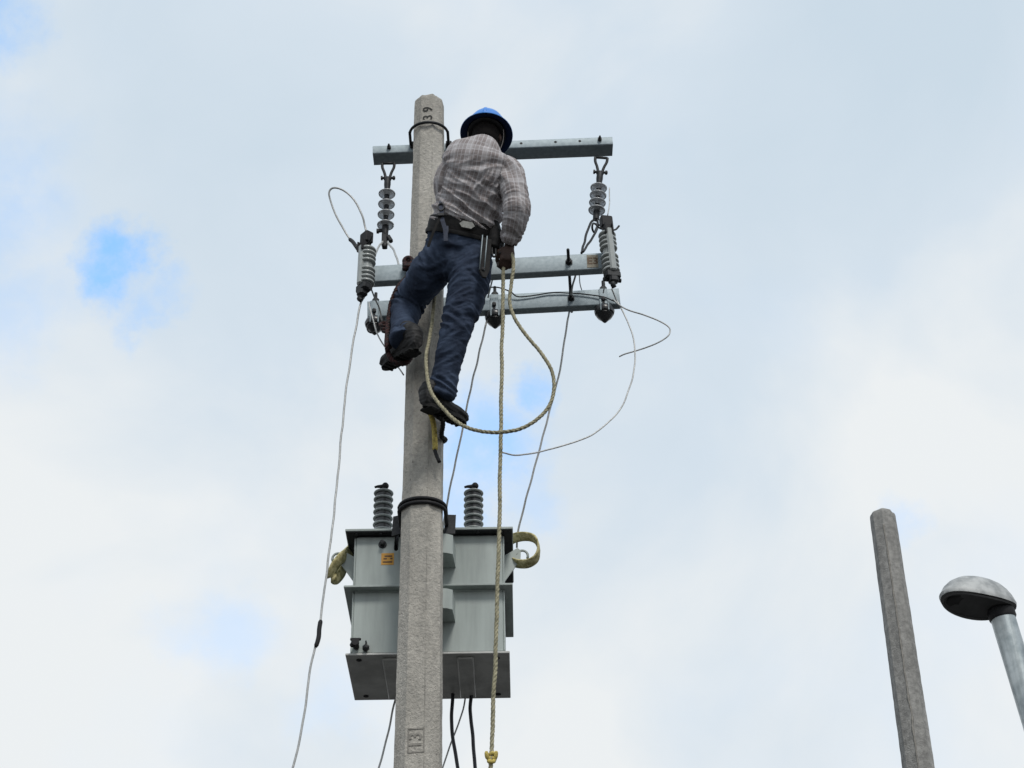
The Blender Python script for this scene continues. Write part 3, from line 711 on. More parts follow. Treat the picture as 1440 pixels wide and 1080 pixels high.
# webbing slings left on the lifting lugs
def ribbon(path, w, th, wdir):
    P = smooth_path(path, 8); b = MB(); rr = []
    for i, p in enumerate(P):
        t = (P[min(i + 1, len(P) - 1)] - P[max(i - 1, 0)]).normalized()
        wv = Vector(wdir); wv = (wv - t * wv.dot(t)).normalized(); nn = t.cross(wv)
        cr_ = 0.003 * math.sin(i * 0.35)
        rr.append([p + wv * w * x_ + nn * (th * y_ + cr_ * x_ * x_ * 4) for x_, y_ in ((-.5, -.5), (-.2, -.8), (.2, -.8), (.5, -.5), (.5, .5), (.2, .8), (-.2, .8), (-.5, .5))])
    b.grid(rr); return b
SY = TY + 0.10
b = ribbon([at(712, 764, SY + .12), at(722, 757, SY + .06), at(737, 754, SY - .01), at(752, 759, SY - .04), at(758, 772, SY - .05), at(753, 785, SY - .05), at(741, 793, SY - .03), at(727, 792, SY), at(716, 786, SY + .05)], 0.055, 0.008, (0.1, 1.0, -0.45))
tag(b.build('lifting_sling', 'webbing', None, base=at(716, 786, SY), smooth=True), 'pale yellow webbing sling looping out from the transformer\'s right lifting lug', 'sling', 'slings left on the transformer')
b = ribbon([at(494, 772, SY + .1), at(486, 780, SY), at(477, 788, SY - .05), at(469, 798, SY - .06), at(467, 810, SY - .04), at(473, 814, SY), at(480, 805, SY + .03), at(486, 790, SY + .08)], 0.06, 0.010, (0.35, 1.0, -0.45))
tag(b.build('lifting_sling', 'webbing', None, base=at(480, 805, SY), smooth=True), 'bunched yellow webbing sling hanging at the transformer\'s left side', 'sling', 'slings left on the transformer')
# cables under the transformer
BY = TC_Y + TD / 2 - 0.05
wire('service_cable', 'black cable hanging below the transformer next to the pole', [(637, 968, BY), (636, 990, BY), (635, 1012, BY), (637, 1040, BY), (641, 1065, BY), (645, 1090, BY), Vector((-0.30, BY, 0.01))], 0.0095, 'cable', 'cable', 'black cables under the transformer')
wire('service_cable', 'black cable hanging below the transformer, nearer the hanging rope', [(664, 968, BY), (662, 990, BY), (662, 1005, BY), (665, 1035, BY), (667, 1060, BY), (670, 1090, BY), Vector((-0.18, BY, 0.01))], 0.0095, 'cable', 'cable', 'black cables under the transformer')
wire('ground_wire', 'thin wire crossing behind a black cable under the transformer', [(655, 968, BY + .03), (654, 985, BY + .03), (650, 1004, BY + .03), (639, 1033, BY + .03), (630, 1056, BY + .03), (622, 1080, BY + .03), (612, 1115, BY)], 0.0045)
wire('ground_wire', 'thin wire emerging from behind the pole below the transformer\'s left half', [(566, 955, BY), (556, 985, BY), (548, 1020, BY), (540, 1055, BY), (530, 1090, BY), (515, 1150, BY)], 0.0055)

# ------------------------------------------------------------------ ropes
def twisted(path, r, pitch=0.07, n=6):
    P = path; b = MB()
    cum = [0]
    for i in range(1, len(P)): cum.append(cum[-1] + (P[i] - P[i - 1]).length)
    step = 0.009; K = max(2, int(cum[-1] / step)); Q = []; j = 0
    for k in range(K + 1):
        s_ = cum[-1] * k / K
        while j < len(P) - 2 and cum[j + 1] < s_: j += 1
        Q.append(P[j].lerp(P[j + 1], (s_ - cum[j]) / max(1e-6, cum[j + 1] - cum[j])))
    Q = [p + noise.noise_vector(p * 5.0) * r * 0.55 + noise.noise_vector(p * 16.0) * r * 0.16 for p in Q]
    a, _, _ = frame(Q[1] - Q[0]); st = [[], [], []]
    for k, p in enumerate(Q):
        t = (Q[min(k + 1, K)] - Q[max(k - 1, 0)]).normalized()
        a = (a - t * a.dot(t)).normalized(); bb = t.cross(a)
        for q in range(3):
            ph = 2 * math.pi * (k * cum[-1] / K / pitch + q / 3)
            st[q].append(p + (a * math.cos(ph) + bb * math.sin(ph)) * r * 0.42)
    for q in range(3): b.tube(st[q], r * 0.64, n)
    return b
HY = -0.52
vr = [at(709, 352, HY), at(708, 380, HY), at(707, 440, HY), at(706, 520, HY), at(704, 620, HY), at(702, 720, HY), at(700, 800, HY), at(697, 900, HY), at(694, 1000, HY), at(691, 1060, HY), at(690, 1100, HY)]
hr = thing('hand_line', 'straight hanging rope dropping from the worker\'s right hand, knotted at the bottom', 'rope', vr[0])
twisted(smooth_path(vr, 8) + [Vector((vr[-1].x - 0.03, HY, 0.02))], 0.0102).build('line', 'rope', hr, smooth=True)
kb = MB(); kc = at(691, 1066, HY)
for k in range(3):
    ang = k * 1.1
    kb.tube([kc + Vector((math.cos(a) * 0.012 + 0.003 * k, math.sin(a) * 0.012 * math.cos(ang), math.sin(a) * 0.02 * math.sin(ang + .6) + 0.012 * (k - 1))) for a in [2 * math.pi * i / 16 for i in range(16)]], 0.0095, 6, closed=True)
for sx_ in (-1, 1): kb.tube(smooth_path([kc, kc + Vector((sx_ * 0.018, -.005, 0.0)), kc + Vector((sx_ * 0.022, -0.01, 0.028))], 4), [0.010] * 8 + [0.006], 6)
kb.build('knot', 'rope_yellow', hr, smooth=True)
lp = [(717, 352, -.54), (722, 368, -.56), (719, 400, -.56), (717, 425, -.56), (724, 448, -.56), (741, 473, -.56), (760, 496, -.56), (774, 518, -.56), (779, 540, -.56), (775, 565, -.56), (760, 586, -.57), (733, 602, -.58), (700, 608, -.58), (668, 605, -.56), (641, 592, -.53), (622, 574, -.50), (608, 553, -.46), (600, 528, -.42), (599, 503, -.38), (604, 475, -.33), (609, 445, -.28), (611, 418, -.24), (611, 396, -.20), (612, 370, -.17)]
twb = twisted(smooth_path([at(*p) for p in lp], 8), 0.0098)
tag(twb.build('slack_rope', 'rope', None, base=at(*lp[0]), smooth=True), 'slack rope hanging in a wide loop under the worker\'s boots', 'rope')
tr2 = thing('rope_tail', 'short yellow rope tail with a black snap hook, against the pole under the boot', 'rope', at(609, 582, -.135))
twisted(smooth_path([at(605, 578, -.20), at(609, 590, -.16), at(611, 605, -.135), at(611, 632, -.13)], 8), 0.015, 0.05).build('tail', 'rope_yellow', tr2, smooth=True)
b = MB(); b.tube(smooth_path([at(611, 630, -.13), at(613, 638, -.13), at(618, 650, -.13)], 5), 0.010, 8); b.build('snap_hook', 'black', tr2, smooth=True)

# ------------------------------------------------------------------ street lamp
LY = -1.75
lt = at(1410, 868, LY); lean = (at(1410, 868, LY) - at(1455, 1015, LY)).normalized()
foot = lt - lean * (lt.z / lean.z)
lamp = thing('street_lamp', 'galvanised street lamp with a small oval hooded head, at the right edge', 'street lamp', foot)
b = MB(); b.tube([foot, foot.lerp(lt, .3), foot.lerp(lt, .6), foot.lerp(lt, .85), lt], 0.0475, 28); b.build('post', 'galv_post', lamp, smooth=True, auto=40)
b = MB(); b.lathe(lt - lean * 0.01, lean, [(0, 0.049), (0.008, 0.053), (0.04, 0.052), (0.05, 0.04)], 24); b.build('collar', 'black', lamp, smooth=True, auto=40)
# oval head: dome over a flat-lipped underside; long axis to the left, slightly towards the camera
hx = Vector((-0.93, -0.30, 0.05)).normalized(); hz = (Vector((0.06, 0.13, 1)) - hx * Vector((0.06, 0.13, 1)).dot(hx)).normalized(); hy = hz.cross(hx)
hc = lt + lean * 0.038 + hx * 0.082 + hz * 0.012
def head_out(a, k=1.0):
    c_, s_ = math.cos(a), math.sin(a)
    Lh = 0.165 if c_ > 0 else 0.150
    wid = 0.094 * (1.0 - 0.20 * (1 - c_) / 2)
    rim = 0.020 * math.cos(2 * a) * (1 if True else 0)
    return hx * (abs(c_) ** 0.92 * (1 if c_ > 0 else -1) * Lh * k) + hy * (s_ * wid * k), rim
nA_ = 48; rr = []
for h, k, rk in ((-0.012, 1.0, 1), (0.0, 1.02, 1), (0.012, 0.98, 1), (0.032, 0.92, .8), (0.056, 0.80, .5), (0.078, 0.63, .25), (0.093, 0.43, .1), (0.101, 0.2, 0), (0.103, 0.02, 0)):
    ring = []
    for i in range(nA_):
        a = 2 * math.pi * i / nA_; o_, rim = head_out(a, k)
        bulge = 0.016 * max(0, math.cos(a)) * k * (1 - rk)
        ring.append(hc + o_ + hz * (h + rim * rk * 0.5 + bulge) - hx * (0.035 * (1 - k)))
    rr.append(ring)
b = MB(); b.grid(rr); b.build('hood', 'lamp_shell', lamp, smooth=True, auto=50)
rr = []
for h, k, rk in ((-0.0125, 0.985, 1), (-0.017, 0.93, 1), (-0.006, 0.86, .8), (0.0, 0.5, .3), (0.0, 0.02, 0)):
    ring = []
    for i in range(nA_):
        a = 2 * math.pi * i / nA_; o_, rim = head_out(a, k)
        ring.append(hc + o_ + hz * (h - 0.006 + rim * rk * 0.5))
    rr.append(ring)
b = MB(); b.grid(rr); b.build('underside', 'lamp_under', lamp, smooth=True, auto=50)
b = MB(); b.lathe(hc + hx * 0.055 - hz * 0.004, -hz, [(0, 0.078), (0.010, 0.078), (0.013, 0.070), (0.010, 0.05), (0.008, 0.004)], 30, ref=hx, sx=1.12, sy=0.88); b.build('lens', 'lamp_glass', lamp, smooth=True, auto=40)
b = MB(); b.bolt(hc + hy * -0.088 + hx * -0.01 + hz * 0.012, -hy, 0.006, 0.006); b.build('screw', 'black', lamp)

# ------------------------------------------------------------------ the worker
def remesh(mb, voxel, smooth_it=4):
    me = bpy.data.meshes.new('tmp'); me.from_pydata([tuple(v) for v in mb.v], [], mb.f); me.validate()
    bm = bmesh.new(); bm.from_mesh(me); bmesh.ops.recalc_face_normals(bm, faces=bm.faces); bm.to_mesh(me); bm.free()
    ob = bpy.data.objects.new('tmp', me); COL.objects.link(ob)
    md = ob.modifiers.new('r', 'REMESH'); md.mode = 'VOXEL'; md.voxel_size = voxel
    sm_ = ob.modifiers.new('s', 'SMOOTH'); sm_.factor = 0.5; sm_.iterations = smooth_it
    bpy.context.view_layer.update()
    res = bpy.data.meshes.new_from_object(ob.evaluated_get(bpy.context.evaluated_depsgraph_get()))
    bpy.data.objects.remove(ob); bpy.data.meshes.remove(me)
    return res
def obj_from(me, name, m, parent, smooth=True):
    org = world_of(parent); me.transform(Matrix.Translation(-org)); me.name = name
    me.materials.clear(); me.materials.append(M[m])
    me.polygons.foreach_set('use_smooth', [smooth] * len(me.polygons))
    o = bpy.data.objects.new(name, me); COL.objects.link(o); o.parent = parent; return o
class Limb:
    """chain of elliptical sections: (px, py, Y, half width, half depth)"""
    def __init__(s, secs, side0, side1=None):
        s.P = smooth_path([at(*q[:3]) for q in secs], 6)
        k = len(secs); s.ra = []; s.rb = []
        side1 = side1 or side0
        for i in range(len(s.P)):
            f = i / 6; j = min(int(f), k - 2); t = f - j
            s.ra.append(secs[j][3] * (1 - t) + secs[j + 1][3] * t)
            s.rb.append((secs[j][4] if len(secs[j]) > 4 else secs[j][3]) * (1 - t) + (secs[j + 1][4] if len(secs[j + 1]) > 4 else secs[j + 1][3]) * t)
        s.cum = [0.0]
        for i in range(1, len(s.P)): s.cum.append(s.cum[-1] + (s.P[i] - s.P[i - 1]).length)
        s.fr = []
        for i, p in enumerate(s.P):
            t = (s.P[min(i + 1, len(s.P) - 1)] - s.P[max(i - 1, 0)]).normalized()
            sd = Vector(side0).lerp(Vector(side1), i / (len(s.P) - 1)); sd = (sd - t * sd.dot(t)).normalized()
            s.fr.append((sd, t.cross(sd), t))
        s.A = np.array([list(p) for p in s.P])
    def mesh(s, mb, off=0.0, n=28, i0=0, i1=None):
        rr = []
        idx = list(range(len(s.P)))[i0:i1]
        for i in idx:
            a, bvec, _ = s.fr[i]
            rr.append([s.P[i] + a * math.cos(2 * math.pi * k / n) * (s.ra[i] + off) + bvec * math.sin(2 * math.pi * k / n) * (s.rb[i] + off) for k in range(n)])
        mb.grid(rr); return mb
    def coords(s, p):
        """(distance ratio, along, around angle, index)"""
        d = ((s.A - np.array(p)) ** 2).sum(1); i = int(d.argmin())
        a, bvec, t = s.fr[i]; q = Vector(p) - s.P[i]
        return math.sqrt(d[i]) / (0.5 * (s.ra[i] + s.rb[i])), s.cum[i] + q.dot(t), math.atan2(q.dot(bvec), q.dot(a)), i

torso = Limb([(643, 362, -.455, .165, .110), (646, 350, -.46, .178, .118), (649, 333, -.475, .176, .120), (654, 312, -.51, .170, .122), (660, 288, -.555, .172, .128), (666, 262, -.605, .180, .128), (671, 243, -.645, .186, .122), (673, 228, -.672, .190, .116), (675, 217, -.685, .168, .104), (677, 212, -.69, .128, .090), (679, 208, -.688, .092, .076), (680, 205, -.68, .068, .066)],
             (0.90, 0, -0.42), (1, 0, -0.02))
armR = Limb([(703, 238, -.655, .078), (714, 243, -.665, .074), (721, 258, -.675, .070), (725, 276, -.68, .064), (726.5, 297, -.67, .060), (723, 316, -.63, .053), (719, 331, -.585, .046), (716, 341, -.555, .041)], (1, 0, 0))
armL = Limb([(645, 238, -.645, .078), (634, 245, -.635, .074), (630, 262, -.60, .068), (633, 275, -.54, .062), (640, 284, -.47, .058), (648, 287, -.39, .050), (652, 286, -.32, .043)], (1, 0, 0))
legR = Limb([(662, 356, -.455, .105, .108), (663, 374, -.455, .112, .112), (660, 397, -.448, .102), (654, 425, -.435, .094), (645, 452, -.425, .082), (637, 482, -.395, .075), (630, 512, -.355, .070), (624, 538, -.32, .067), (620, 557, -.30, .070)], (1, 0, 0))
legL = Limb([(634, 347, -.455, .105, .108), (622, 362, -.435, .108, .108), (604, 384, -.38, .102), (589, 405, -.30, .096), (576, 424, -.235, .085), (570, 442, -.235, .076), (568, 460, -.265, .070), (569, 478, -.300, .070)], (1, 0, 0))

base_w = at(625, 552, -.3)
worker = thing('person', 'worker in blue hard hat, plaid shirt and jeans, back turned, climbing the concrete pole', 'person', base_w)

# --- body: one continuous surface with head, neck, hands
body = MB()
for lb_, o_ in ((torso, -.02), (armR, -.014), (armL, -.014), (legR, -.03), (legL, -.03)): lb_.mesh(body, o_, 22)
neck0 = at(680, 208, -.685)
brim_c = at(684, 190, -.535)                      # centre of helmet rim
hup = Vector((0.05, 0.20, 1.0)).normalized()      # head axis, bent forward
hfw = (Vector((0.10, 1, 0)) - hup * Vector((0.10, 1, 0)).dot(hup)).normalized(); hrt = hfw.cross(hup)
HR = Matrix((hrt, hfw, hup)).transposed()
head_c = brim_c - hup * 0.035
body.tube(smooth_path([neck0 - Vector((0, 0, .05)), neck0 + Vector((0, 0.02, 0.03)), head_c - hup * 0.08 - hfw * 0.02], 4), 0.056, 16)
body.ball(head_c + hup * 0.01, 0.1, 24, (0.76, 0.95, 1.10), HR)
body.ball(head_c - hup * 0.055 + hfw * 0.035, 0.07, 18, (0.82, 0.9, 0.85), HR)       # jaw
body.tube([head_c + hfw * 0.088 + hup * 0.012, head_c + hfw * 0.112 - hup * 0.022, head_c + hfw * 0.095 - hup * 0.03], [0.009, 0.015, 0.012], 8)   # nose
for s_ in (-1, 1):
    body.ball(head_c + hrt * 0.080 * s_ - hup * 0.012 - hfw * 0.01, 0.03, 12, (0.3, 0.62, 1.0), HR)          # ears
    body.ball(head_c + hrt * 0.03 * s_ + hfw * 0.083 + hup * 0.008, 0.016, 8)                              # eyes
body.tube([head_c + hfw * 0.092 - hup * 0.058 - hrt * 0.022, head_c + hfw * 0.097 - hup * 0.057, head_c + hfw * 0.092 - hup * 0.058 + hrt * 0.022], 0.007, 8)  # lips
def hand(mb, wrist, down, back, thumb_side, curl=1.0, s=1.0):
    """down: wrist->knuckles, back: direction the back of the hand faces, thumb_side: lateral"""
    down = Vector(down).normalized(); back = Vector(back); back = (back - down * back.dot(down)).normalized()
    lat = Vector(thumb_side); lat = (lat - down * lat.dot(down) - back * lat.dot(back)).normalized()
    mb.tube([wrist - down * 0.03, wrist + down * 0.01, wrist + down * 0.035, wrist + down * 0.075, wrist + down * 0.092], [(0.026, 0.021), (0.029, 0.02), (0.038, 0.019), (0.042, 0.0185), (0.040, 0.015)], 16, ref=lat)
    for k, (off, ln) in enumerate(((0.030, 0.95), (0.0105, 1.05), (-0.009, 1.0), (-0.0275, 0.82))):
        k0 = wrist + down * (0.088 - 0.004 * abs(k - 1)) + lat * off
        l1, l2, l3 = 0.040 * ln, 0.027 * ln, 0.02 * ln
        a1 = R(38 * curl); p1 = k0 + (down * math.cos(a1) - back * math.sin(a1)) * l1
        a2 = R(118 * curl); p2_ = p1 + (down * math.cos(a2) - back * math.sin(a2)) * l2
        a3 = R(185 * curl); p3 = p2_ + (down * math.cos(a3) - back * math.sin(a3)) * l3
        mb.tube(smooth_path([k0 - down * 0.02, k0, p1, p2_, p3], 4), [0.0098] * 12 + [0.0092] * 4 + [0.007], 10)
    t0 = wrist + down * 0.022 + lat * 0.028
    mb.tube(smooth_path([t0, t0 + lat * 0.022 + down * 0.026 - back * 0.012, t0 + lat * 0.018 + down * 0.056 - back * 0.03, t0 + lat * 0.002 + down * 0.078 - back * 0.042], 4), [0.015] * 5 + [0.0115] * 6 + [0.0085] * 2, 10)
wR = at(716, 347, -.55); 
hand(body, wR, at(711, 374, -.54) - wR, (0.25, -0.9, 0.1), (-1, 0.2, 0))
wL = at(652, 286, -.32)
hand(body, wL, (0.05, 0.9, 0.15), (0, 0, 1), (1, 0, 0))
for heel, toe in ((at(580, 486, -.31), at(543, 513, -.07)), (at(604, 566, -.31), at(648, 590, -.07))):
    body.tube([heel + Vector((0, 0, .055)), heel + Vector((0, 0, .03)), heel.lerp(toe, .4), heel.lerp(toe, .9)], [.04, .035, .03, .02], 12)
me = remesh(body, 0.0055, 3)
bo = obj_from(me, 'body', 'skin', worker)
# hair over the back of the head
hb = MB(); rr = []
for i in range(13):
    th = R(8 + 10.2 * i)
    ring = []
    for k in range(28):
        a = 2 * math.pi * k / 28
        v = Vector((math.sin(th) * math.cos(a) * 0.081, math.sin(th) * math.sin(a) * 0.1005, math.cos(th) * 0.116))
        lim = 1.0
        if v.y > 0.035 and th > R(75): v = v * 0.9          # face and forehead left bare
        v *= 1 + 0.03 * noise.noise(v * 60)
        ring.append(head_c + hup * 0.01 + HR @ v)
    rr.append(ring)
hb.grid(rr); hb.build('hair', 'hair', worker, smooth=True)

# --- shirt
def fnoise(p, s, o=0.0): return noise.noise(Vector((p[0] * s + o, p[1] * s - o, p[2] * s + 2 * o)))
sh = MB(); torso.mesh(sh, 0.004, 40, 12); armR.mesh(sh, 0.003, 28); armL.mesh(sh, 0.003, 28)
me = remesh(sh, 0.0062, 4)
nv = len(me.vertices)
cloth = np.zeros((nv, 3)); newco = np.zeros((nv, 3))
AR0 = armR.P[6]; spine_side = Vector((1, 0, -0.15)).normalized()
def ridge(x): return 1 - abs(math.sin(x)) ** 0.8
def fold(across, along, freq, lfreq, seed):
    """ridged noise drawn out along the fold direction, about -1..1"""
    a = noise.noise(Vector((across * freq, along * lfreq, seed)))
    b_ = noise.noise(Vector((across * freq * 2.1 + 5, along * lfreq * 1.6, seed + 9)))
    return (1 - 3.2 * abs(a)) * 0.75 + (1 - 3.2 * abs(b_)) * 0.3
for i, v in enumerate(me.vertices):
    p = v.co.copy(); n_ = v.normal
    dt, lt_, at_, it = torso.coords(p); dr, lr, ar, ir = armR.coords(p); dl, ll, al, il = armL.coords(p)
    if dt <= min(dr, dl) * 1.05 or (min(dr, dl) > 1.6):
        q = p - torso.P[it]; u = q.dot(torso.fr[it][0])
        rad = torso.ra[it]; u_arc = math.asin(max(-1, min(1, u / (rad * 1.03)))) * rad
        cloth[i] = (u_arc + 1.0 if q.dot(torso.fr[it][1]) > 0 else u_arc, lt_, 0)
        s_ = u / rad; tt = lt_ / torso.cum[-1]
        w1 = fnoise(p, 9, 1.3); w2 = fnoise(p, 5, 4.1)
        # long folds dragging from the left flank down to the right hip, tighter near the belt
        f1 = fold(lt_ + u * (0.30 + 0.30 * max(0, s_)) + 0.012 * w1, u, 21, 4.0, 1.0)
        a1 = 0.021 * max(0.0, 1 - abs(tt - 0.40) / 0.34) ** 0.7
        # folds falling from the right shoulder towards the armpit
        f2 = fold(u - lt_ * 0.30 + 0.012 * w1, lt_, 19, 4.0, 4.0)
        a2 = 0.019 * max(0.0, min(1, (s_ + 0.15) * 1.6)) * max(0.0, 1 - abs(tt - 0.64) / 0.27)
        # slack over the shoulder blades
        f3 = fold(lt_ - u * 0.25 + 0.02 * w1, u, 15, 3.5, 7.0)
        a3 = 0.013 * max(0.0, 1 - abs(tt - 0.76) / 0.22)
        d = a1 * f1 + a2 * f2 + a3 * f3 + 0.005 * w2
        d += 0.010 * max(0, 1 - abs(tt - 0.33) / 0.12) * (0.4 + 0.6 * abs(s_))      # blousing over the belt
    else:
        lim, ll_, aa, ii = (armR, lr, ar, ir) if dr < dl else (armL, ll, al, il)
        tt = ll_ / lim.cum[-1]
        cloth[i] = (aa * 0.06 + 2.0, ll_ + 0.3, 0)
        w1 = fnoise(p, 10, 2.2); w2 = fnoise(p, 6, 7.7)
        near_elbow = max(0.0, 1 - abs(tt - 0.62) / 0.3); near_sh = max(0.0, 1 - abs(tt - 0.2) / 0.25); cuff = max(0, 1 - abs(tt - 0.9) / 0.14)
        ax_ = math.sin(aa - 0.6) * 0.06
        d = (0.009 * near_elbow + 0.008 * cuff + 0.002) * fold(ll_ + 0.5 * ax_ + 0.01 * w1, aa * 0.06, 24, 5, 3.0)
        d += (0.008 * near_sh + 0.004) * fold(aa * 0.065 + 0.3 * ll_, ll_, 17, 4, 6.0) + 0.004 * w2
    newco[i] = p + n_ * d
me.vertices.foreach_set('co', newco.ravel())
at_c = me.attributes.new('cloth', 'FLOAT_VECTOR', 'POINT'); at_c.data.foreach_set('vector', cloth.ravel())
shirt = obj_from(me, 'shirt', 'plaid', worker)
# collar band and turned-down collar
cb = MB(); rr = []
nk = neck0 + Vector((0, 0.004, -0.008)); nax = Vector((0.02, 0.35, 1)).normalized(); ca, cbv, cd = frame(nax, (1, 0, 0))
for h, r_ in ((-0.02, .076), (0.0, 0.078), (0.022, 0.072), (0.036, 0.068), (0.040, 0.064), (0.034, 0.062), (0.0, 0.066)):
    rr.append([nk + cd * (h + 0.004 * math.sin(3 * a)) + (ca * math.cos(a) * 1.02 + cbv * math.sin(a) * 0.98) * r_ for a in [2 * math.pi * k / 36 for k in range(36)]])
cb.grid(rr, cap=False)
col_o = cb.build('collar', 'plaid', shirt, smooth=True)
ac = col_o.data.attributes.new('cloth', 'FLOAT_VECTOR', 'POINT')
ac.data.foreach_set('vector', np.array([[k % 36 * 0.0125 + .3, (k // 36) * 0.012 + .01, 0] for k in range(len(col_o.data.vertices))]).ravel())

# --- jeans
jn = MB(); torso.mesh(jn, 0.007, 36, 0, 17); legR.mesh(jn, 0.0, 30); legL.mesh(jn, 0.0, 30)
jn.tube(smooth_path([at(634, 360, -.45), at(645, 372, -.45), at(658, 376, -.45)], 4), 0.10, 20)
me = remesh(jn, 0.0065, 5)
nv = len(me.vertices); newco = np.zeros((nv, 3))
for i, v in enumerate(me.vertices):
    p = v.co.copy(); n_ = v.normal
    dr, lr, ar, ir = legR.coords(p); dl, ll, al, il = legL.coords(p)
    lim, l_, a_, = (legR, lr, ar) if dr < dl else (legL, ll, al)
    tt = l_ / lim.cum[-1]
    w1 = fnoise(p, 9, 0.7); w2 = fnoise(p, 5, 3.3)
    knee = 0.50 if lim is legR else 0.58
    ka = max(0.0, 1 - abs(tt - knee) / 0.16); ca_ = max(0.0, 1 - abs(tt - 0.94) / 0.10); ta = max(0.0, 1 - abs(tt - 0.22) / 0.2)
    tw = 0.022 * math.sin(a_ + (0.6 if lim is legR else 2.2)) + 0.012 * w1
    x_ = p.x * (1 if lim is legR else -1); sd = 2.0 if lim is legR else 12.0
    msk = max(0.0, min(1.0, 0.5 + 2.2 * fnoise(p, 6, 9.0)))
    fA_ = fold(l_ * 0.86 + x_ * 0.5 + 0.012 * w1, x_, 22, 6, sd); fB_ = fold(l_ * 0.9 - x_ * 0.45 + 0.012 * w1, x_, 24, 6, sd + 3)
    amp = 0.013 * ka + 0.012 * ca_ + 0.0035 + 0.008 * ta
    d = amp * (fA_ * msk + fB_ * (1 - msk)) + 0.007 * w2 + 0.0018 * fold(l_ + tw, x_, 52, 14, sd + 6)
    newco[i] = p + n_ * d
me.vertices.foreach_set('co', newco.ravel())
jeans = obj_from(me, 'jeans', 'jeans', worker)

# --- belt and what hangs from it
def belt_ring(idx_f, off, h):
    i = int(idx_f); a, bvec, t = torso.fr[i]; o = []
    for k in range(48):
        an = 2 * math.pi * k / 48
        o.append(torso.P[i] + t * h + a * math.cos(an) * (torso.ra[i] + off) + bvec * math.sin(an) * (torso.rb[i] + off))
    return o
bi = 15
b = MB(); b.grid([belt_ring(bi, o_, h) for o_, h in ((0.012, -0.034), (0.019, -0.034), (0.021, 0.0), (0.019, 0.034), (0.010, 0.034))], cap=False); belt = b.build('belt', 'leather', worker, smooth=True, auto=40)
b = MB(); b.grid([belt_ring(bi, o_, h) for o_, h in ((0.019, -0.058), (0.023, -0.058), (0.025, -0.045), (0.023, -0.036), (0.018, -0.036))], cap=False); b.build('tool_belt', 'leather', worker, smooth=True, auto=40)
def belt_pt(px, h=0.0, off=0.024):
    """point on the back of the belt seen at photo column px"""
    best = None
    a, bvec, t = torso.fr[bi]
    for k in range(0, 181):
        an = math.pi + math.pi * k / 180
        p = torso.P[bi] + t * h + a * math.cos(an) * (torso.ra[bi] + off) + bvec * math.sin(an) * (torso.rb[bi] + off)
        if bvec.y < 0: p = torso.P[bi] + t * h + a * math.cos(an) * (torso.ra[bi] + off) - bvec * math.sin(an) * (torso.rb[bi] + off)
        v = p - CAM; x_ = 720 + F_PX * v.dot(_rt) / v.dot(_fw)
        if best is None or abs(x_ - px) < best[0]: best = (abs(x_ - px), p)
    return best[1]
def hang_frame(): 
    a, bvec, t = torso.fr[bi]; return a, t
ba, bt = hang_frame()
bp = belt_pt(657); nrm = (bp - torso.P[bi]).normalized()
b = MB(); b.plate([(-0.042, 0), (-0.026, -0.017), (0.026, -0.017), (0.042, 0), (0.026, 0.017), (-0.026, 0.017)], 0.004, bp + Vector((0, -0.004, 0)), ba, bt); b.build('belt_plate', 'silver', belt)
b = MB(); b.plate([(-0.052, 0), (-0.03, -0.023), (0.03, -0.023), (0.052, 0), (0.03, 0.023), (-0.03, 0.023)], 0.004, bp + Vector((0, -0.0005, 0)), ba, bt); b.build('plate_backing', 'leather', belt)
def strip(path, w, th, m, name, parent=None, wdir=(1, 0, 0)):
    P = smooth_path(path, 6); mb = MB(); rr = []
    for i, p in enumerate(P):
        t = (P[min(i + 1, len(P) - 1)] - P[max(i - 1, 0)]).normalized(); wv = Vector(wdir); wv = (wv - t * wv.dot(t)).normalized(); nn = t.cross(wv)
        rr.append([p + wv * w * x_ + nn * th * y_ for x_, y_ in ((-.5, -.5), (.5, -.5), (.5, .5), (-.5, .5))])
    mb.grid(rr); return mb.build(name, m, parent or worker)
# straps hanging at the left of the back
strip([at(620, 284, -.63), at(621, 297, -.635), at(622, 309, -.63), at(626, 323, -.62), at(627, 339, -.61)], 0.022, 0.006, 'navy_web', 'hanging_strap')
strip([at(621, 300, -.637), at(614, 316, -.625), at(608, 330, -.61), at(602, 347, -.59)], 0.014, 0.006, 'leather', 'hanging_strap')
b = MB(); b.tube([at(620, 291, -.64) + Vector((math.cos(a) * 0.016, 0, math.sin(a) * 0.024)) for a in [2 * math.pi * k / 16 for k in range(16)]], 0.0045, 6, closed=True); b.box(at(620, 302, -.64), (0.04, 0.012, 0.022), bev=0.004); b.build('strap_buckle', 'dark_steel', worker)
strip([at(629, 318, -.60), at(629, 325, -.605), at(628, 331, -.60)], 0.012, 0.005, 'navy_web', 'belt_loop')
# holster with wrench on the right thigh
hp = at(684, 336, -.60); he = at(680, 392, -.575)
hd = (he - hp).normalized(); hs = Vector((1, 0.35, 0)); hs = (hs - hd * hs.dot(hd)).normalized()
b = MB(); b.plate([(-0.026, 0), (0.026, 0), (0.027, 0.19), (0.012, 0.235), (-0.006, 0.235), (-0.027, 0.20)], 0.016, hp, hs, hd); hol = b.build('tool_holster', 'leather', worker)
b = MB()
for sx_ in (-0.021, 0.004): b.tube([hp + hs * sx_ - Vector((0, 0.012, 0)) - hd * 0.01, hp + hs * (sx_ - .003) + hd * 0.2 - Vector((0, 0.012, 0))], 0.0032, 6)
b.build('holster_edge', 'galv', hol, smooth=True)
b = MB(); b.lathe(hp + hd * 0.19 - hs * .006 - Vector((0, 0.009, 0)), (0, -1, 0), [(0, 0.009), (0.004, 0.009), (0.005, 0.004)], 10); b.build('rivet', 'black', hol)
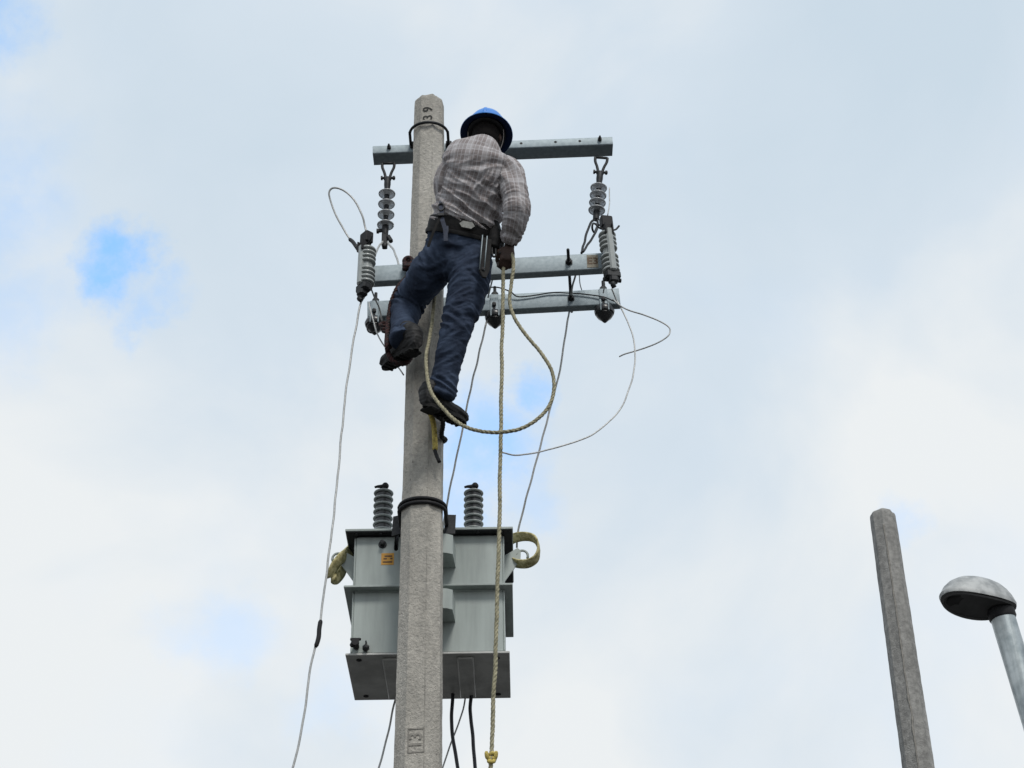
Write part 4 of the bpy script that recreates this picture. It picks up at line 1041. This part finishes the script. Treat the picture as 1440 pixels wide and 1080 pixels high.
# pouch on the right hip
b = MB()
pc = [at(694, 318, -.53), at(697, 330, -.53), at(697, 343, -.53), at(694, 353, -.525)]
b.tube(smooth_path(pc, 5), [(0.035, 0.05)] * 5 + [(0.046, 0.055)] * 6 + [(0.04, 0.05)] * 4 + [(0.02, 0.03)], 16); b.build('tool_pouch', 'leather', worker, smooth=True)
hk = [at(692, 348, -.56), at(692, 356, -.565), at(694, 361, -.57), at(697, 359, -.57), at(697, 350, -.57)]
b = MB(); b.tube(smooth_path(hk, 6), 0.0055, 8); b.build('belt_hook', 'dark_steel', worker, smooth=True)
b = MB(); b.tube(smooth_path([at(707, 318, -.55), at(706, 332, -.56), at(703, 350, -.56), at(703, 357, -.56)], 5), 0.004, 6); b.build('tool_cord', 'dark_steel', worker, smooth=True)
b = MB(); b.box(at(700, 372, -.55), (0.012, 0.012, 0.03), bev=.003); b.build('cord_end', 'leather', worker)

# --- boots
def boot(heel, toe, ankle, name, toeup=0.0):
    heel, toe, ankle = Vector(heel), Vector(toe), Vector(ankle)
    ax = toe - heel; Ln = ax.length; ax.normalize(); side = ax.cross(Vector((0, 0, 1))).normalized(); up_ = side.cross(ax)
    root = MB()
    prof = [(-0.035, 0.030, 0.040, 0.030), (0.0, 0.038, 0.052, 0.045), (0.05, 0.040, 0.055, 0.052), (0.12, 0.043, 0.045, 0.042), (0.19, 0.048, 0.036, 0.034), (0.25, 0.044, 0.030, 0.028), (0.275, 0.03, 0.022, 0.022)]
    k = Ln / 0.25
    rr = []
    for x_, w, h, zc in prof:
        rr.append([heel + ax * x_ * k + side * math.cos(a) * w + up_ * (zc + math.sin(a) * h * 0.95) for a in [2 * math.pi * i / 20 for i in range(20)]])
    root.grid(rr)
    root.tube(smooth_path([heel + up_ * 0.05 + ax * 0.02, heel + up_ * 0.09 + ax * 0.02, ankle + (ankle - heel).normalized() * 0.05], 4), [(0.05, 0.052)] * 4 + [(0.052, 0.054)] * 5, 18)
    me = remesh(root, 0.006, 3)
    nc = np.zeros((len(me.vertices), 3))
    for i, v in enumerate(me.vertices): nc[i] = v.co + v.normal * (0.0035 * fnoise(v.co, 28, 1) + 0.003 * (ridge(v.co.z / 0.02 * math.pi) - .5))
    me.vertices.foreach_set('co', nc.ravel())
    bo_ = obj_from(me, 'boot', 'boot', worker)
    out_ = []
    for i in range(28):
        a = 2 * math.pi * i / 28; c_, s_ = math.cos(a), math.sin(a)
        x_ = Ln * 0.47 + c_ * (Ln * 0.5 + 0.035); w = 0.044 + 0.006 * c_ - (0.006 if abs(c_) < 0.35 else 0)
        out_.append((x_, s_ * w))
    sb = MB(); sb.plate(out_, 0.022, heel - up_ * 0.006, ax, side); sb.build('sole', 'sole', bo_)
    for i in range(9):
        x_ = -0.015 + i * (Ln + 0.03) / 9
        tb = MB(); tb.box(heel + ax * (x_ + .005) - up_ * 0.0195, (0.012, 0.07, 0.007), Matrix((ax, side, up_)).transposed(), bev=.001); tb.build('tread', 'sole', bo_)
    hb_ = MB(); hb_.box(heel + ax * 0.012 - up_ * 0.022, (0.075, 0.078, 0.016), Matrix((ax, side, up_)).transposed(), bev=0.006); hb_.build('heel', 'sole', bo_)
    return bo_, ax, side, up_
boot(at(582, 490, -.33), at(543, 515, -.09), at(570, 470, -.29), 'left')
boot(at(602, 570, -.33), at(650, 593, -.09), at(626, 548, -.31), 'right')

# --- helmet
hl = MB(); rr = []
prof = [(-0.0015, 0.147), (0.001, 0.1485), (0.004, 0.146), (0.007, 0.130), (0.013, 0.116), (0.024, 0.111), (0.055, 0.109), (0.09, 0.103), (0.120, 0.089), (0.144, 0.065), (0.156, 0.034), (0.159, 0.004)]
for h, r_ in prof:
    ring = []
    for k in range(48):
        a = 2 * math.pi * k / 48
        rdg = 1 + (0.05 * max(0, 1 - abs(math.cos(a)) / 0.16) if 0.05 < h < 0.153 else 0)
        ell = Vector((math.cos(a) * r_ * 0.98, math.sin(a) * r_ * 1.08, h + (0.006 * math.cos(2 * a) if h < 0.02 else 0)))
        ring.append(brim_c + HR @ Vector((ell.x * rdg, ell.y * rdg, ell.z)))
    rr.append(ring)
hl.grid(rr, cap=False)
inn = []
for h, r_ in ((-0.0015, 0.147), (-0.001, 0.142), (0.002, 0.128), (0.008, 0.112), (0.02, 0.105), (0.05, 0.102), (0.085, 0.093), (0.115, 0.077), (0.145, 0.03), (0.147, 0.004)):
    inn.append([brim_c + HR @ Vector((math.cos(2 * math.pi * k / 48) * r_ * 0.98, math.sin(2 * math.pi * k / 48) * r_ * 1.08, h - 0.001 + (0.006 * math.cos(4 * math.pi * k / 48) if h < 0.02 else 0))) for k in range(48)])
hm = hl.build('hard_hat', 'helmet', worker, smooth=True, auto=60)
ib = MB(); ib.grid(inn, cap=False); ib.build('hat_lining', 'helmet_in', hm, smooth=True)
b = MB(); b.tube([brim_c + HR @ Vector((0, y_, h)) for y_, h in ((-0.116, 0.03), (-0.111, 0.066), (-0.100, 0.100), (-0.078, 0.130), (-0.044, 0.151), (0, 0.160), (0.044, 0.151), (0.078, 0.130), (0.100, 0.100), (0.111, 0.066))], [0.006] + [0.013] * 8 + [0.006], 10); b.build('hat_ridge', 'helmet', hm, smooth=True)
b = MB(); b.ball(brim_c + HR @ Vector((0, -0.02, 0.170)), 0.008, 8); b.build('hat_button', 'helmet', hm, smooth=True)
b = MB(); b.tube([brim_c + HR @ Vector((math.cos(a) * 0.091, math.sin(a) * 0.110, -0.004)) for a in [2 * math.pi * k / 40 for k in range(40)]], [(0.004, 0.014)] * 40, 8, closed=True); b.build('headband', 'black', hm, smooth=True)
for s_ in (-1, 1):
    strip([brim_c + HR @ Vector((0.098 * s_, -0.03, 0.0)), brim_c + HR @ Vector((0.098 * s_, -0.015, -0.03)), brim_c + HR @ Vector((0.090 * s_, 0.01, -0.07)), brim_c + HR @ Vector((0.06 * s_, 0.05, -0.12))], 0.014, 0.003, 'strap', 'chin_strap', hm, (0, 1, 0.3))

# ------------------------------------------------------------------ climbing slings carrying the boots
def braided(path, r, name, label, mtl='red_rope'):
    P = smooth_path(path, 8); b = twisted(P, r, 0.055); o = b.build(name, mtl, None, base=path[0], smooth=True)
    return tag(o, label, 'climbing sling', 'slings carrying the worker\'s boots')
lh, lt2 = at(582, 490, -.33), at(543, 515, -.09)
mid = lh.lerp(lt2, .5)
braided([at(572, 369, -.20), at(575, 366, -.155), at(578, 372, -.11), at(575, 384, -.22), at(568, 395, -.25), at(560, 405, -.26), at(553, 420, -.25), at(548, 436, -.24), at(545, 455, -.24), at(544, 474, -.25), at(545, 488, -.26), mid + Vector((-0.06, -0.02, 0.02)), mid + Vector((-0.03, -0.02, -0.042)), mid + Vector((0.03, 0, -0.04)), mid + Vector((0.055, 0.02, 0.02)), mid + Vector((0.02, 0.01, .085)), mid + Vector((-0.045, 0.0, .06)), at(546, 470, -.22), at(552, 440, -.2)], 0.014, 'climbing_sling', 'dark red rope sling from the middle crossarm down to the worker\'s raised left boot')
kn = MB(); kc = at(574, 374, -.215)
for k in range(4):
    an = k * 0.8
    kn.tube([kc + Vector((math.cos(a) * 0.022, math.sin(a) * 0.02 * math.sin(an) - 0.006, math.sin(a) * 0.024 * math.cos(an * .6) - 0.018 * k + 0.03)) for a in [2 * math.pi * i / 16 for i in range(16)]], 0.012, 6, closed=True)
tag(kn.build('sling_knot', 'red_rope', None, base=kc, smooth=True), 'bulky dark red knot on the middle crossarm beside the worker\'s left thigh', 'knot')
kn = MB(); kc = at(540, 462, -.03)
for k in range(3): kn.tube([kc + Vector((math.cos(a) * 0.02 + .008 * k, math.sin(a) * 0.015 - .01, math.sin(a) * 0.02 + 0.02 * (1 - k))) for a in [2 * math.pi * i / 16 for i in range(16)]], 0.011, 6, closed=True)
tag(kn.build('sling_knot', 'red_rope', None, base=kc, smooth=True), 'small dark red knot under the left end of the lowest crossarm', 'knot')
rh, rt2 = at(602, 570, -.33), at(650, 593, -.09); mid = rh.lerp(rt2, .48); zz = mid.z - 0.035
loop = [mid + Vector((-0.05, -.03, .06)), mid + Vector((-0.045, -.02, -.02)), mid + Vector((-0.01, 0.0, -.045)), at(621, 611, -.11), at(627, 618, 0.0), at(612, 626, .14)]
braided(loop, 0.013, 'climbing_sling', 'dark rope sling round the pole under the worker\'s right boot', 'leather')
print('worker built')
